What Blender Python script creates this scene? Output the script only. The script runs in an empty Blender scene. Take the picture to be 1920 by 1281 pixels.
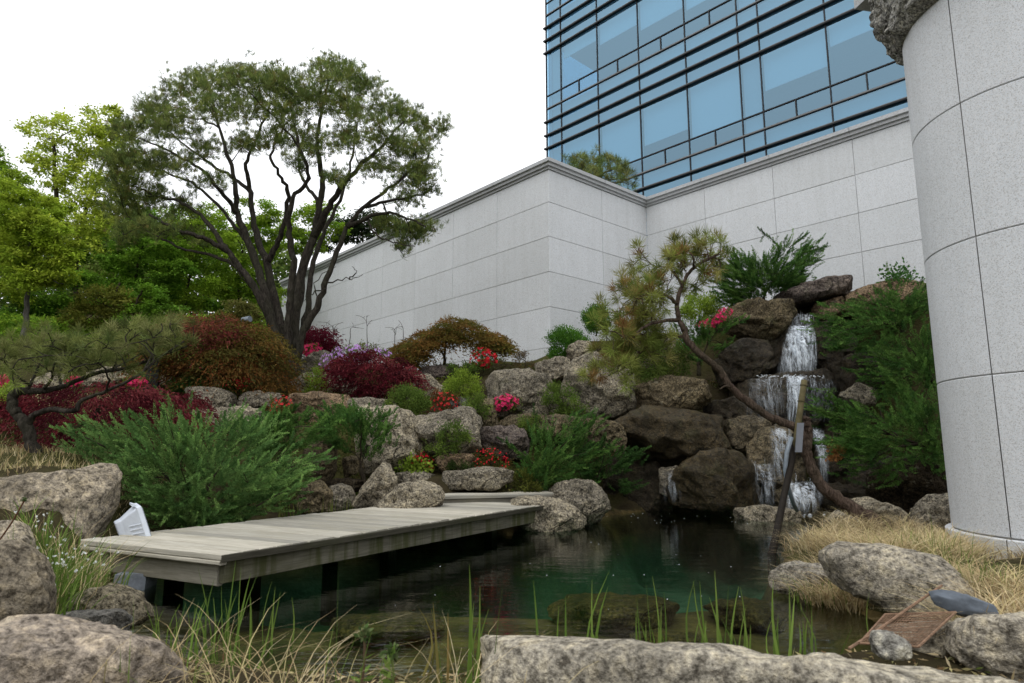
import bpy, math, random
import numpy as np
from mathutils import Vector

# ------------------------------------------------------------------ camera, sky, sun, exposure
scene = bpy.context.scene
FPX = 1230.0                                   # focal length in photo pixels (1920 wide)
TH = math.atan(198.0 / FPX)                    # camera looks up by about nine degrees
CAM = np.array([0.0, 0.0, 0.87])               # water level is z = 0
cd = bpy.data.cameras.new('camera')
cd.sensor_width = 36.0
cd.lens = 36.0 * FPX / 1920.0
cd.clip_start = 0.05
cd.clip_end = 2000
cd.dof.use_dof = True
cd.dof.focus_distance = 8.0
cd.dof.aperture_fstop = 5.6
cam = bpy.data.objects.new('camera', cd)
cam.location = CAM.tolist()
cam.rotation_euler = (math.pi / 2 + TH, 0, 0)
scene.collection.objects.link(cam)
scene.camera = cam

SUN_EL, SUN_ROT = 58.0, 205.0
world = bpy.data.worlds.new('World')
scene.world = world
world.use_nodes = True
wn, wl = world.node_tree.nodes, world.node_tree.links
bg = wn['Background']
sky = wn.new('ShaderNodeTexSky')
sky.sky_type = 'NISHITA'
sky.sun_disc = False
sky.sun_elevation = math.radians(SUN_EL)
sky.sun_rotation = math.radians(SUN_ROT)
hs = wn.new('ShaderNodeHueSaturation')
hs.inputs['Saturation'].default_value = 0.25
wl.new(sky.outputs[0], hs.inputs['Color'])
wmix = wn.new('ShaderNodeMix')
wmix.data_type = 'RGBA'
wmix.inputs[0].default_value = 0.88            # an even white cloud deck over the clear sky
tc0 = wn.new('ShaderNodeTexCoord'); sx0 = wn.new('ShaderNodeSeparateXYZ'); cm0 = wn.new('ShaderNodeClamp')
wl.new(tc0.outputs['Generated'], sx0.inputs[0]); wl.new(sx0.outputs[2], cm0.inputs[0])
cr0 = wn.new('ShaderNodeMix'); cr0.data_type = 'RGBA'
cr0.inputs[6].default_value = (9.4, 9.5, 9.65, 1)      # horizon of the overcast
cr0.inputs[7].default_value = (20.5, 20.9, 21.6, 1)    # zenith
wl.new(cm0.outputs[0], cr0.inputs[0]); wl.new(cr0.outputs[2], wmix.inputs[7])
wl.new(hs.outputs[0], wmix.inputs[6])
wl.new(wmix.outputs[2], bg.inputs[0])
bg.inputs[1].default_value = 0.125

sd = bpy.data.lights.new('sun', 'SUN')
sd.energy = 0.7
sd.angle = math.radians(22)
sd.color = (1.0, 0.97, 0.92)
sun = bpy.data.objects.new('sun', sd)
scene.collection.objects.link(sun)
az = math.radians(SUN_ROT)
sv = Vector((math.sin(az) * math.cos(math.radians(SUN_EL)), math.cos(az) * math.cos(math.radians(SUN_EL)), math.sin(math.radians(SUN_EL))))
sun.rotation_euler = sv.to_track_quat('Z', 'Y').to_euler()
sun.location = (0, 0, 30)

scene.view_settings.view_transform = 'Standard'
scene.view_settings.look = 'None'
scene.view_settings.gamma = 1.0
scene.view_settings.exposure = -0.2
scene.view_settings.use_curve_mapping = False
scene.render.engine = 'CYCLES'
scene.cycles.max_bounces = 6
scene.cycles.transparent_max_bounces = 24
scene.cycles.caustics_reflective = False
scene.cycles.caustics_refractive = False

# ------------------------------------------------------------------ pixel -> place helpers
FW = np.array([0, math.cos(TH), math.sin(TH)])
UP = np.array([0, -math.sin(TH), math.cos(TH)])
RI = np.array([1.0, 0, 0])
rng = np.random.default_rng(11)
random.seed(5)

def ray(px, py):
    px = np.asarray(px, float); py = np.asarray(py, float)
    return RI * ((px - 960) / FPX)[..., None] + FW + UP * ((640.5 - py) / FPX)[..., None]

def P(px, py, Y):
    """the point seen at a photo pixel, Y metres ahead of the camera"""
    d = ray(px, py)
    return CAM + d * (np.asarray(Y, float) / d[..., 1])[..., None]

def GP(px, py, z):
    """the point seen at a photo pixel on the level plane z"""
    d = ray(px, py)
    return CAM + d * ((z - CAM[2]) / d[..., 2])[..., None]

def PX(px, Y):   # metres per pixel at distance Y
    return Y / FPX

# ------------------------------------------------------------------ noise
def _hash(i, j, k, s):
    n = (i * 374761393 + j * 668265263 + k * 2147483647 + s * 1442695041) & 0xffffffff
    n = ((n ^ (n >> 13)) * 1274126177) & 0xffffffff
    return ((n ^ (n >> 16)) & 0xffff) / 32767.5 - 1.0

def vnoise(p, s=0):
    p = np.asarray(p, float)
    i = np.floor(p).astype(np.int64)
    f = p - i
    w = f * f * (3 - 2 * f)
    r = 0
    for a in (0, 1):
        for b in (0, 1):
            for c in (0, 1):
                h = _hash(i[:, 0] + a, i[:, 1] + b, i[:, 2] + c, s)
                r = r + h * (w[:, 0] if a else 1 - w[:, 0]) * (w[:, 1] if b else 1 - w[:, 1]) * (w[:, 2] if c else 1 - w[:, 2])
    return r

def fbm(p, o=4, s=0, g=0.5):
    r, a, q = 0, 1.0, np.asarray(p, float)
    for k in range(o):
        r = r + a * vnoise(q, s + k * 17)
        a *= g
        q = q * 2.03 + 3.7
    return r

# ------------------------------------------------------------------ mesh and object helpers
COL = scene.collection

def mesh_np(name, V, faces, tint=None, smooth=False):
    """faces: list of index arrays, each (n,3) or (n,4)"""
    me = bpy.data.meshes.new(name)
    V = np.asarray(V, np.float32)
    me.vertices.add(len(V))
    me.vertices.foreach_set('co', V.ravel())
    faces = [np.asarray(f, np.int32) for f in faces if len(f)]
    tot = sum(f.size for f in faces)
    me.loops.add(tot)
    me.loops.foreach_set('vertex_index', np.concatenate([f.ravel() for f in faces]))
    cnt = np.concatenate([np.full(len(f), f.shape[1], np.int32) for f in faces])
    me.polygons.add(len(cnt))
    st = np.zeros(len(cnt), np.int32)
    st[1:] = np.cumsum(cnt)[:-1]
    me.polygons.foreach_set('loop_start', st)
    me.polygons.foreach_set('loop_total', cnt)
    me.polygons.foreach_set('use_smooth', np.full(len(cnt), bool(smooth)))
    me.update(calc_edges=True)
    if tint is not None:
        at = me.color_attributes.new('tint', 'FLOAT_COLOR', 'POINT')
        c = np.ones((len(V), 4), np.float32)
        c[:, :3] = tint
        at.data.foreach_set('color', c.ravel())
    return me

class Geo:
    """collects vertices, faces and tints"""
    def __init__(self):
        self.v, self.f3, self.f4, self.t, self.n = [], [], [], [], 0
    def add(self, V, f3=None, f4=None, tint=(1, 1, 1)):
        V = np.asarray(V, float).reshape(-1, 3)
        self.v.append(V)
        t = np.empty((len(V), 3)); t[:] = tint
        self.t.append(t)
        if f3 is not None and len(f3): self.f3.append(np.asarray(f3) + self.n)
        if f4 is not None and len(f4): self.f4.append(np.asarray(f4) + self.n)
        self.n += len(V)
        return self
    def box(self, c, ax, ay, az):
        """box from centre and three half-axis vectors"""
        c, ax, ay, az = [np.asarray(q, float) for q in (c, ax, ay, az)]
        s = [(-1, -1, -1), (1, -1, -1), (1, 1, -1), (-1, 1, -1), (-1, -1, 1), (1, -1, 1), (1, 1, 1), (-1, 1, 1)]
        V = [c + ax * i + ay * j + az * k for i, j, k in s]
        return self.add(V, f4=[(0, 3, 2, 1), (4, 5, 6, 7), (0, 1, 5, 4), (1, 2, 6, 5), (2, 3, 7, 6), (3, 0, 4, 7)])
    def tube(self, pts, rad, n=7, cap=True, tint=(1, 1, 1), squash=None):
        pts = np.asarray(pts, float); m = len(pts)
        rad = np.broadcast_to(np.asarray(rad, float), (m,))
        d = np.gradient(pts, axis=0)
        d /= np.linalg.norm(d, axis=1)[:, None] + 1e-9
        a0 = np.array([0.31, 0.17, 0.93]) if abs(d[0, 2]) < 0.8 else np.array([1.0, 0.1, 0.05])
        s = np.cross(d, a0); s /= np.linalg.norm(s, axis=1)[:, None] + 1e-9
        u = np.cross(s, d)
        an = np.arange(n) * 2 * math.pi / n
        V = pts[:, None] + rad[:, None, None] * (np.cos(an)[None, :, None] * s[:, None] + np.sin(an)[None, :, None] * u[:, None])
        i = np.arange(m - 1)[:, None] * n; j = np.arange(n)[None]; j2 = (j + 1) % n
        q = np.stack([i + j, i + j2, i + n + j2, i + n + j], -1).reshape(-1, 4)
        V = V.reshape(-1, 3)
        f3 = []
        if cap:
            V = np.vstack([V, pts[0], pts[-1]])
            a, b = m * n, m * n + 1
            for k in range(n):
                f3.append((a, (k + 1) % n, k)); f3.append((b, (m - 1) * n + k, (m - 1) * n + (k + 1) % n))
        return self.add(V, f3=f3, f4=q, tint=tint)
    def mesh(self, name, loc=(0, 0, 0), smooth=False):
        V = np.concatenate(self.v) - np.asarray(loc)
        fs = []
        if self.f4: fs.append(np.concatenate(self.f4))
        if self.f3: fs.append(np.concatenate(self.f3))
        return mesh_np(name, V, fs, np.concatenate(self.t), smooth)

def props(o, label=None, cat=None, group=None, kind=None):
    if label: o['label'] = label
    if cat: o['category'] = cat
    if group: o['group'] = group
    if kind: o['kind'] = kind
    return o

def thing(name, label, cat, loc, group=None):
    o = bpy.data.objects.new(name, None)
    o.empty_display_size = 0.1
    o.location = [float(q) for q in loc]
    COL.objects.link(o)
    return props(o, label, cat, group)

def obj(name, geo, mat, parent=None, loc=None, smooth=False):
    """one mesh object; geometry is given in world coordinates"""
    if parent is not None:
        w = np.array(parent.location)
        if parent.parent is not None: w = w + np.array(parent.parent.location)
        loc = w
    elif loc is None:
        loc = np.zeros(3)
    me = geo.mesh(name, loc, smooth) if isinstance(geo, Geo) else geo
    me.materials.append(mat)
    o = bpy.data.objects.new(name, me)
    if parent is not None: o.parent = parent
    else: o.location = [float(q) for q in loc]
    COL.objects.link(o)
    return o

# ------------------------------------------------------------------ materials
class NT:
    def __init__(self, name):
        self.m = bpy.data.materials.new(name)
        self.m.use_nodes = True
        self.t = self.m.node_tree
        self.n = self.t.nodes
        self.b = self.n['Principled BSDF']
        self.out = self.n['Material Output']
    def new(self, ty, **kw):
        x = self.n.new(ty)
        for k, v in kw.items():
            if k in x.inputs.keys() if hasattr(x.inputs, 'keys') else False: x.inputs[k].default_value = v
            else: setattr(x, k, v)
        return x
    def link(self, a, b): self.t.links.new(a, b)
    def coord(self, scale=(1, 1, 1), kind='Object'):
        tc = self.n.new('ShaderNodeTexCoord'); mp = self.n.new('ShaderNodeMapping')
        mp.inputs['Scale'].default_value = scale
        self.link(tc.outputs[kind], mp.inputs[0])
        return mp.outputs[0]
    def noise(self, vec, scale, detail=4, rough=0.55, dist=0.0):
        x = self.n.new('ShaderNodeTexNoise')
        x.inputs['Scale'].default_value = scale; x.inputs['Detail'].default_value = detail
        x.inputs['Roughness'].default_value = rough; x.inputs['Distortion'].default_value = dist
        if vec is not None: self.link(vec, x.inputs['Vector'])
        return x.outputs[0]
    def voro(self, vec, scale, feature='F1', out='Distance'):
        x = self.n.new('ShaderNodeTexVoronoi'); x.feature = feature
        x.inputs['Scale'].default_value = scale
        if vec is not None: self.link(vec, x.inputs['Vector'])
        return x.outputs[out]
    def ramp(self, fac, stops, interp='LINEAR'):
        x = self.n.new('ShaderNodeValToRGB'); x.color_ramp.interpolation = interp
        e = x.color_ramp.elements
        while len(e) > 1: e.remove(e[-1])
        e[0].position = stops[0][0]; e[0].color = (*stops[0][1], 1) if len(stops[0][1]) == 3 else stops[0][1]
        for p, c in stops[1:]:
            q = e.new(p); q.color = (*c, 1) if len(c) == 3 else c
        self.link(fac, x.inputs[0])
        return x.outputs[0]
    def mix(self, fac, a, b, mode='MIX'):
        x = self.n.new('ShaderNodeMix'); x.data_type = 'RGBA'; x.blend_type = mode
        for i, v in ((0, fac), (6, a), (7, b)):
            if isinstance(v, (int, float)): x.inputs[i].default_value = v
            elif isinstance(v, tuple): x.inputs[i].default_value = (*v, 1)[:4]
            else: self.link(v, x.inputs[i])
        return x.outputs[2]
    def math(self, op, a, b=0.0):
        x = self.n.new('ShaderNodeMath'); x.operation = op
        for i, v in enumerate((a, b)):
            if isinstance(v, (int, float)): x.inputs[i].default_value = v
            else: self.link(v, x.inputs[i])
        return x.outputs[0]
    def base(self, c, rough=0.8, spec=0.3, metal=0.0):
        if isinstance(c, tuple): self.b.inputs['Base Color'].default_value = (*c, 1)
        else: self.link(c, self.b.inputs['Base Color'])
        if isinstance(rough, (int, float)): self.b.inputs['Roughness'].default_value = rough
        else: self.link(rough, self.b.inputs['Roughness'])
        self.b.inputs['Specular IOR Level'].default_value = spec
        self.b.inputs['Metallic'].default_value = metal
    def bump(self, h, strength=0.4, dist=0.02, chain=None):
        x = self.n.new('ShaderNodeBump')
        x.inputs['Strength'].default_value = strength; x.inputs['Distance'].default_value = dist
        self.link(h, x.inputs['Height'])
        if chain is not None: self.link(chain, x.inputs['Normal'])
        self.link(x.outputs[0], self.b.inputs['Normal'])
        return x.outputs[0]
    def objcol(self):
        return self.n.new('ShaderNodeObjectInfo').outputs['Color']
    def objrand(self):
        return self.n.new('ShaderNodeObjectInfo').outputs['Random']
    def attr(self, nm='tint'):
        x = self.n.new('ShaderNodeAttribute'); x.attribute_name = nm
        return x.outputs['Color']

M = {}

def mat_rock(name, wet=False, moss=0.25, speck=1.0, warm=1.0, bd=0.085):
    k = NT(name)
    v = k.coord()
    oc = k.objcol()
    big = k.noise(v, 2.2, 5, 0.6)
    tone = k.ramp(big, [(0.28, (0.42, 0.40, 0.37)), (0.48, (0.95, 0.91, 0.85)), (0.72, (1.45, 1.37, 1.2))] if warm else [(0.28, (0.5, 0.5, 0.5)), (0.48, (0.95, 0.95, 0.94)), (0.72, (1.3, 1.3, 1.28))])
    c = k.mix(1.0, oc, tone, 'MULTIPLY')
    # granite grain: pale feldspar and dark mica, two sizes
    g1 = k.noise(v, 58, 3, 0.75)
    sp = k.ramp(g1, [(0.36, (0.15, 0.14, 0.13)), (0.47, (0.72, 0.71, 0.7)), (0.56, (1.0, 1.0, 1.0)), (0.68, (1.65, 1.6, 1.5))])
    c = k.mix(speck, c, k.mix(1.0, c, sp, 'MULTIPLY'))
    g2 = k.noise(v, 24, 4, 0.65)
    sp2 = k.ramp(g2, [(0.34, (0.22, 0.21, 0.20)), (0.48, (0.95, 0.95, 0.95)), (0.68, (1.5, 1.45, 1.3))])
    c = k.mix(0.9, c, k.mix(1.0, c, sp2, 'MULTIPLY'))
    ms = k.noise(v, 3.1, 6, 0.65)
    mk = k.ramp(ms, [(0.55, (0, 0, 0)), (0.7, (1, 1, 1))])
    c = k.mix(k.math('MULTIPLY', mk, moss), c, (0.055, 0.062, 0.022))
    wv = k.n.new('ShaderNodeVectorMath'); wv.operation = 'ADD'
    sc2 = k.n.new('ShaderNodeVectorMath'); sc2.operation = 'SCALE'; sc2.inputs['Scale'].default_value = 0.35
    nzc = k.n.new('ShaderNodeTexNoise'); nzc.inputs['Scale'].default_value = 3.0; nzc.inputs['Detail'].default_value = 5
    k.link(v, nzc.inputs['Vector']); k.link(nzc.outputs[1], sc2.inputs[0]); k.link(v, wv.inputs[0]); k.link(sc2.outputs[0], wv.inputs[1])
    crk = k.voro(wv.outputs[0], 2.3, 'DISTANCE_TO_EDGE')
    ck = k.ramp(crk, [(0.0, (1, 1, 1)), (0.022, (0, 0, 0))])
    pres = k.ramp(k.noise(v, 1.7, 2), [(0.5, (0, 0, 0)), (0.6, (0.75, 0.75, 0.75))])
    crack = k.math('MULTIPLY', ck, pres)
    c = k.mix(crack, c, (0.025, 0.022, 0.017))
    lich = k.ramp(k.noise(v, 6.5, 5, 0.7), [(0.60, (0, 0, 0)), (0.72, (0.55, 0.55, 0.55))])
    c = k.mix(lich, c, (0.42, 0.385, 0.29) if not wet else (0.10, 0.075, 0.03))
    if wet:
        st = k.noise(k.coord((5, 5, 1.0)), 2.0, 4, 0.6)
        c = k.mix(k.ramp(st, [(0.4, (0, 0, 0)), (0.7, (0.6, 0.6, 0.6))]), c, (0.03, 0.026, 0.014))
    k.base(c, 0.42 if wet else 0.9, 0.22 if wet else 0.06)
    h = k.math('ADD', k.math('MULTIPLY', k.noise(v, 9, 6, 0.7), 1.0), k.math('MULTIPLY', g1, 0.18))
    h = k.math('SUBTRACT', h, k.math('MULTIPLY', crack, 0.5))
    k.bump(h, 1.0, bd)
    return k.m

M['rock'] = mat_rock('granite_boulder')
M['rock_near'] = mat_rock('near_boulder', bd=0.045, moss=0.15, speck=0.7)
M['rock_grey'] = mat_rock('hewn_granite', warm=0, moss=0.1, bd=0.05)
M['rock_moss'] = mat_rock('mossy_boulder', moss=0.75)
M['rock_wet'] = mat_rock('wet_boulder', wet=True, moss=0.5)

def mat_foliage(name, trans=0.3, rough=0.65):
    k = NT(name)
    c = k.attr()
    k.base(c, rough, 0.04)
    tr = k.new('ShaderNodeBsdfTranslucent')
    k.link(c, tr.inputs[0])
    mx = k.new('ShaderNodeMixShader')
    mx.inputs[0].default_value = trans
    k.link(k.b.outputs[0], mx.inputs[1]); k.link(tr.outputs[0], mx.inputs[2])
    k.link(mx.outputs[0], k.out.inputs[0])
    return k.m

M['leaf'] = mat_foliage('leaf', 0.38)
M['needle'] = mat_foliage('needle', 0.25)
M['petal'] = mat_foliage('petal', 0.3)
M['blade'] = mat_foliage('grass_blade', 0.3)

def mat_bark(name, a, b, scale=9):
    k = NT(name)
    v = k.coord((scale, scale, scale * 0.28))
    n = k.noise(v, 3, 6, 0.7, 0.6)
    c = k.ramp(n, [(0.3, a), (0.5, tuple((x + y) / 2 for x, y in zip(a, b))), (0.68, b)])
    c2 = k.mix(k.ramp(k.noise(k.coord(), 3.0, 4), [(0.4, (0, 0, 0)), (0.75, (0.5, 0.5, 0.5))]), c, (0.05, 0.055, 0.03))
    k.base(c2, 0.95, 0.05)
    k.bump(n, 1.0, 0.06)
    return k.m
M['bark'] = mat_bark('pine_bark', (0.010, 0.009, 0.008), (0.10, 0.085, 0.07))
M['bark_red'] = mat_bark('red_pine_bark', (0.018, 0.012, 0.009), (0.21, 0.15, 0.115), 16)
M['bark_thin'] = mat_bark('twig_bark', (0.018, 0.014, 0.010), (0.075, 0.058, 0.042))
M['bark_pale'] = mat_bark('pale_bark', (0.06, 0.055, 0.048), (0.2, 0.19, 0.17))

def mat_granite(name, base, scale, contrast, joint=False):
    k = NT(name)
    v = k.coord()
    w = k.n.new('ShaderNodeTexWhiteNoise')
    vo = k.n.new('ShaderNodeTexVoronoi'); vo.inputs['Scale'].default_value = scale
    k.link(v, vo.inputs['Vector'])
    k.link(vo.outputs['Color'], w.inputs[0])
    g = k.ramp(w.outputs[0], [(0.0, tuple(base * (1 - contrast * 1.8) for _ in range(3))), (0.22, tuple(base * (1 - contrast * 0.3) for _ in range(3))),
                              (0.6, (base * .95, base, base * 1.05)), (1.0, tuple(base * (1 + contrast * 0.45) for _ in range(3)))])
    big = k.ramp(k.noise(v, 0.9, 4, 0.6), [(0.3, (0.95, 0.95, 0.945)), (0.7, (1.03, 1.03, 1.03))])
    c = k.mix(1.0, g, big, 'MULTIPLY')
    r = k.ramp(k.objrand(), [(0.0, (0.95, 0.95, 0.945)), (0.5, (1.0, 1.0, 1.0)), (1.0, (1.04, 1.04, 1.045))])
    c = k.mix(1.0, c, r, 'MULTIPLY')
    # thin rain streaks
    st = k.noise(k.coord((7, 7, 0.35)), 1.5, 5, 0.6)
    c = k.mix(1.0, c, k.ramp(st, [(0.35, (0.955, 0.955, 0.95)), (0.55, (1, 1, 1))]), 'MULTIPLY')
    k.base(c, 0.75, 0.3)
    k.bump(w.outputs[0], 0.12, 0.004)
    return k.m
M['wall'] = mat_granite('granite_panel', 0.65, 140, 0.22)
M['column'] = mat_granite('granite_column', 0.60, 165, 0.23)
M['coping'] = mat_granite('granite_coping', 0.48, 130, 0.28)
k = NT('joint_mortar'); k.base((0.30, 0.295, 0.285), 0.95, 0.05); M['joint'] = k.m

def mat_wood(name, a, b, stain, drip=0.0):
    k = NT(name)
    v = k.coord()
    off = k.n.new('ShaderNodeVectorMath'); off.operation = 'ADD'
    sc = k.n.new('ShaderNodeVectorMath'); sc.operation = 'SCALE'; sc.inputs['Scale'].default_value = 37.0
    cx = k.n.new('ShaderNodeCombineXYZ'); rd = k.objrand()
    for q in range(3): k.link(rd, cx.inputs[q])
    k.link(cx.outputs[0], sc.inputs[0]); k.link(sc.outputs[0], off.inputs[1]); k.link(v, off.inputs[0])
    v = off.outputs[0]
    uv = k.n.new('ShaderNodeMapping'); uv.inputs['Scale'].default_value = (1.2, 22, 22)
    k.link(v, uv.inputs[0])
    n = k.noise(uv.outputs[0], 3.0, 6, 0.65, 0.4)
    c = k.ramp(n, [(0.28, a), (0.7, b)])
    r = k.ramp(k.objrand(), [(0.0, (0.62, 0.62, 0.61)), (1.0, (1.14, 1.11, 1.06))])
    c = k.mix(1.0, c, r, 'MULTIPLY')
    st = k.noise(v, 2.6, 5, 0.6)
    c = k.mix(k.ramp(st, [(0.48, (0, 0, 0)), (0.72, (0.8, 0.8, 0.8))]), c, stain)
    if drip:
        dm = k.n.new('ShaderNodeMapping'); dm.inputs['Scale'].default_value = (7.0, 1.0, 0.6); k.link(v, dm.inputs[0])
        dn = k.noise(dm.outputs[0], 1.6, 4, 0.6)
        c = k.mix(k.ramp(dn, [(0.46, (0, 0, 0)), (0.62, (drip, drip, drip))]), c, (0.050, 0.055, 0.018))
    k.base(c, 0.9, 0.1)
    k.bump(n, 0.45, 0.006)
    return k.m
M['plank'] = mat_wood('weathered_plank', (0.26, 0.245, 0.205), (0.50, 0.48, 0.42), (0.28, 0.26, 0.20))
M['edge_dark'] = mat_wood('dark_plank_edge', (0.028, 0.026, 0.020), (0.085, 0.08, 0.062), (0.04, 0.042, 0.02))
M['beam'] = mat_wood('weathered_beam', (0.085, 0.08, 0.062), (0.20, 0.19, 0.155), (0.07, 0.072, 0.03), 0.85)

k = NT('soil'); v = k.coord()
n1 = k.noise(v, 2.5, 6, 0.65)
c = k.ramp(n1, [(0.3, (0.018, 0.014, 0.008)), (0.5, (0.045, 0.036, 0.02)), (0.7, (0.06, 0.056, 0.022))])
c = k.mix(k.ramp(k.noise(v, 0.7, 4), [(0.45, (0, 0, 0)), (0.6, (1, 1, 1))]), c, k.ramp(k.noise(v, 30, 3), [(0.3, (0.03, 0.035, 0.01)), (0.7, (0.085, 0.08, 0.028))]))
k.base(c, 0.95, 0.03); k.bump(k.noise(v, 28, 5, 0.7), 0.8, 0.04); M['soil'] = k.m

k = NT('pond_bed'); v = k.coord()
sepn = k.n.new('ShaderNodeSeparateXYZ'); gtc = k.n.new('ShaderNodeTexCoord'); k.link(gtc.outputs['Object'], sepn.inputs[0])
silt = k.ramp(k.noise(v, 3.5, 5, 0.7), [(0.3, (0.018, 0.013, 0.006)), (0.5, (0.07, 0.051, 0.018)), (0.7, (0.17, 0.122, 0.04))])
alg = k.ramp(k.noise(v, 1.4, 4, 0.6), [(0.3, (0.022, 0.065, 0.036)), (0.7, (0.065, 0.15, 0.095))])
dep = k.n.new('ShaderNodeMapRange'); dep.inputs[1].default_value = -0.22; dep.inputs[2].default_value = -0.5
k.link(sepn.outputs[2], dep.inputs[0])
k.base(k.mix(dep.outputs[0], silt, alg), 0.9, 0.2)
k.bump(k.noise(v, 9, 5), 0.6, 0.05); M['pond_bed'] = k.m

# water: a clear tinted sheet that mirrors what stands around it
k = NT('pond_water')
v = k.coord((1.0, 2.6, 1.0))
fr = k.new('ShaderNodeFresnel'); fr.inputs['IOR'].default_value = 1.33
gl = k.new('ShaderNodeBsdfGlossy'); gl.inputs['Color'].default_value = (0.92, 0.95, 0.95, 1); gl.inputs['Roughness'].default_value = 0.03
tr = k.new('ShaderNodeBsdfTransparent'); tr.inputs['Color'].default_value = (0.74, 0.85, 0.75, 1)
mx = k.new('ShaderNodeMixShader')
bp = k.n.new('ShaderNodeBump'); bp.inputs['Strength'].default_value = 0.13; bp.inputs['Distance'].default_value = 0.03
hgt = k.math('ADD', k.noise(v, 2.2, 3, 0.5), k.math('MULTIPLY', k.noise(v, 9, 2, 0.5), 0.35))
k.link(hgt, bp.inputs['Height'])
k.link(bp.outputs[0], fr.inputs['Normal']); k.link(bp.outputs[0], gl.inputs['Normal'])
k.link(fr.outputs[0], mx.inputs[0]); k.link(tr.outputs[0], mx.inputs[1]); k.link(gl.outputs[0], mx.inputs[2])
k.link(mx.outputs[0], k.out.inputs[0]); M['water'] = k.m

k = NT('falling_water')
df = k.new('ShaderNodeBsdfDiffuse'); df.inputs[0].default_value = (0.78, 0.84, 0.90, 1)
tl = k.new('ShaderNodeBsdfTranslucent'); tl.inputs[0].default_value = (0.78, 0.84, 0.90, 1)
tr = k.new('ShaderNodeBsdfTransparent')
m1 = k.new('ShaderNodeMixShader'); m1.inputs[0].default_value = 0.4
k.link(df.outputs[0], m1.inputs[1]); k.link(tl.outputs[0], m1.inputs[2])
m2 = k.new('ShaderNodeMixShader')
nz = k.noise(k.coord((40, 40, 4)), 1.0, 4, 0.6)
k.link(k.ramp(nz, [(0.40, (0.04, 0.04, 0.04)), (0.72, (0.7, 0.7, 0.7))]), m2.inputs[0])
k.link(tr.outputs[0], m2.inputs[1]); k.link(m1.outputs[0], m2.inputs[2])
k.link(m2.outputs[0], k.out.inputs[0]); M['fall'] = k.m

k = NT('water_sheet')
df = k.new('ShaderNodeBsdfDiffuse'); df.inputs[0].default_value = (0.80, 0.86, 0.92, 1)
tr = k.new('ShaderNodeBsdfTransparent')
m2 = k.new('ShaderNodeMixShader')
n1 = k.noise(k.coord((20, 20, 1.5)), 1.0, 5, 0.6, 0.6)
n2 = k.noise(k.coord((7, 7, 3.5)), 1.0, 4, 0.6)
al = k.math('MULTIPLY', k.ramp(n1, [(0.46, (0, 0, 0)), (0.66, (1, 1, 1))]), k.ramp(n2, [(0.36, (0.1, 0.1, 0.1)), (0.58, (1, 1, 1))]))
al = k.math('MULTIPLY', al, k.attr())
k.link(al, m2.inputs[0]); k.link(tr.outputs[0], m2.inputs[1]); k.link(df.outputs[0], m2.inputs[2])
k.link(m2.outputs[0], k.out.inputs[0]); M['sheet'] = k.m

def glass(name, refl, tint, fac):
    k = NT(name)
    gl = k.new('ShaderNodeBsdfGlossy'); gl.inputs[0].default_value = (*refl, 1); gl.inputs['Roughness'].default_value = 0.04
    tr = k.new('ShaderNodeBsdfTransparent'); tr.inputs[0].default_value = (*tint, 1)
    mx = k.new('ShaderNodeMixShader'); mx.inputs[0].default_value = fac
    k.link(tr.outputs[0], mx.inputs[1]); k.link(gl.outputs[0], mx.inputs[2]); k.link(mx.outputs[0], k.out.inputs[0])
    return k.m
M['glass'] = glass('blue_window_glass', (0.33, 0.52, 0.66), (0.38, 0.61, 0.76), 0.37)

def plain(name, c, rough=0.6, spec=0.4, metal=0.0, var=0.0, scale=8.0):
    k = NT(name)
    if var:
        n = k.noise(k.coord(), scale, 5, 0.65)
        k.base(k.ramp(n, [(0.3, tuple(x * (1 - var) for x in c)), (0.7, tuple(min(1, x * (1 + var)) for x in c))]), rough, spec, metal)
        k.bump(n, 0.2, 0.01)
    else:
        k.base(c, rough, spec, metal)
    return k.m
M['blind'] = plain('roller_blind', (0.80, 0.83, 0.85), 0.9)
M['spandrel'] = plain('spandrel_board', (0.55, 0.58, 0.60), 0.9)
M['room'] = plain('dim_room', (0.16, 0.18, 0.21), 0.9)
M['mullion'] = plain('dark_mullion', (0.012, 0.014, 0.017), 0.5)
M['fin'] = plain('dark_metal_fin', (0.02, 0.02, 0.022), 0.45)
M['fin_edge'] = plain('grey_fin_edge', (0.16, 0.16, 0.16), 0.5)
M['white'] = plain('white_enamel', (0.56, 0.60, 0.66), 0.5, 0.25, 0, 0.08, 14)
M['lamp_glass'] = plain('lamp_glass', (0.25, 0.28, 0.3), 0.1, 0.6)
M['black_metal'] = plain('black_metal', (0.010, 0.010, 0.011), 0.55, 0.4, 0, 0.2)
M['rust'] = plain('rusty_wire', (0.20, 0.125, 0.08), 0.9, 0.2, 0.2, 0.55, 60)
M['bamboo'] = plain('bamboo_pole', (0.115, 0.098, 0.05), 0.75, 0.08, 0, 0.35, 12)
M['dark_pole'] = plain('dark_wet_pole', (0.014, 0.011, 0.008), 0.7, 0.12, 0, 0.4, 20)
M['hose'] = plain('grey_hose', (0.16, 0.19, 0.22), 0.35, 0.5, 0, 0.2, 30)
M['tape'] = plain('grey_tape', (0.15, 0.16, 0.18), 0.5, 0.4, 0, 0.1, 20)
M['slate'] = plain('blue_grey_stone', (0.085, 0.10, 0.12), 0.7, 0.35, 0, 0.35, 14)
M['foam'] = plain('white_foam', (0.72, 0.76, 0.8), 0.9, 0.3)
M['concrete'] = plain('grey_block', (0.19, 0.21, 0.24), 0.85, 0.3, 0, 0.3, 22)
M['hub'] = plain('pine_bud', (0.12, 0.07, 0.035), 0.9)
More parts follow.
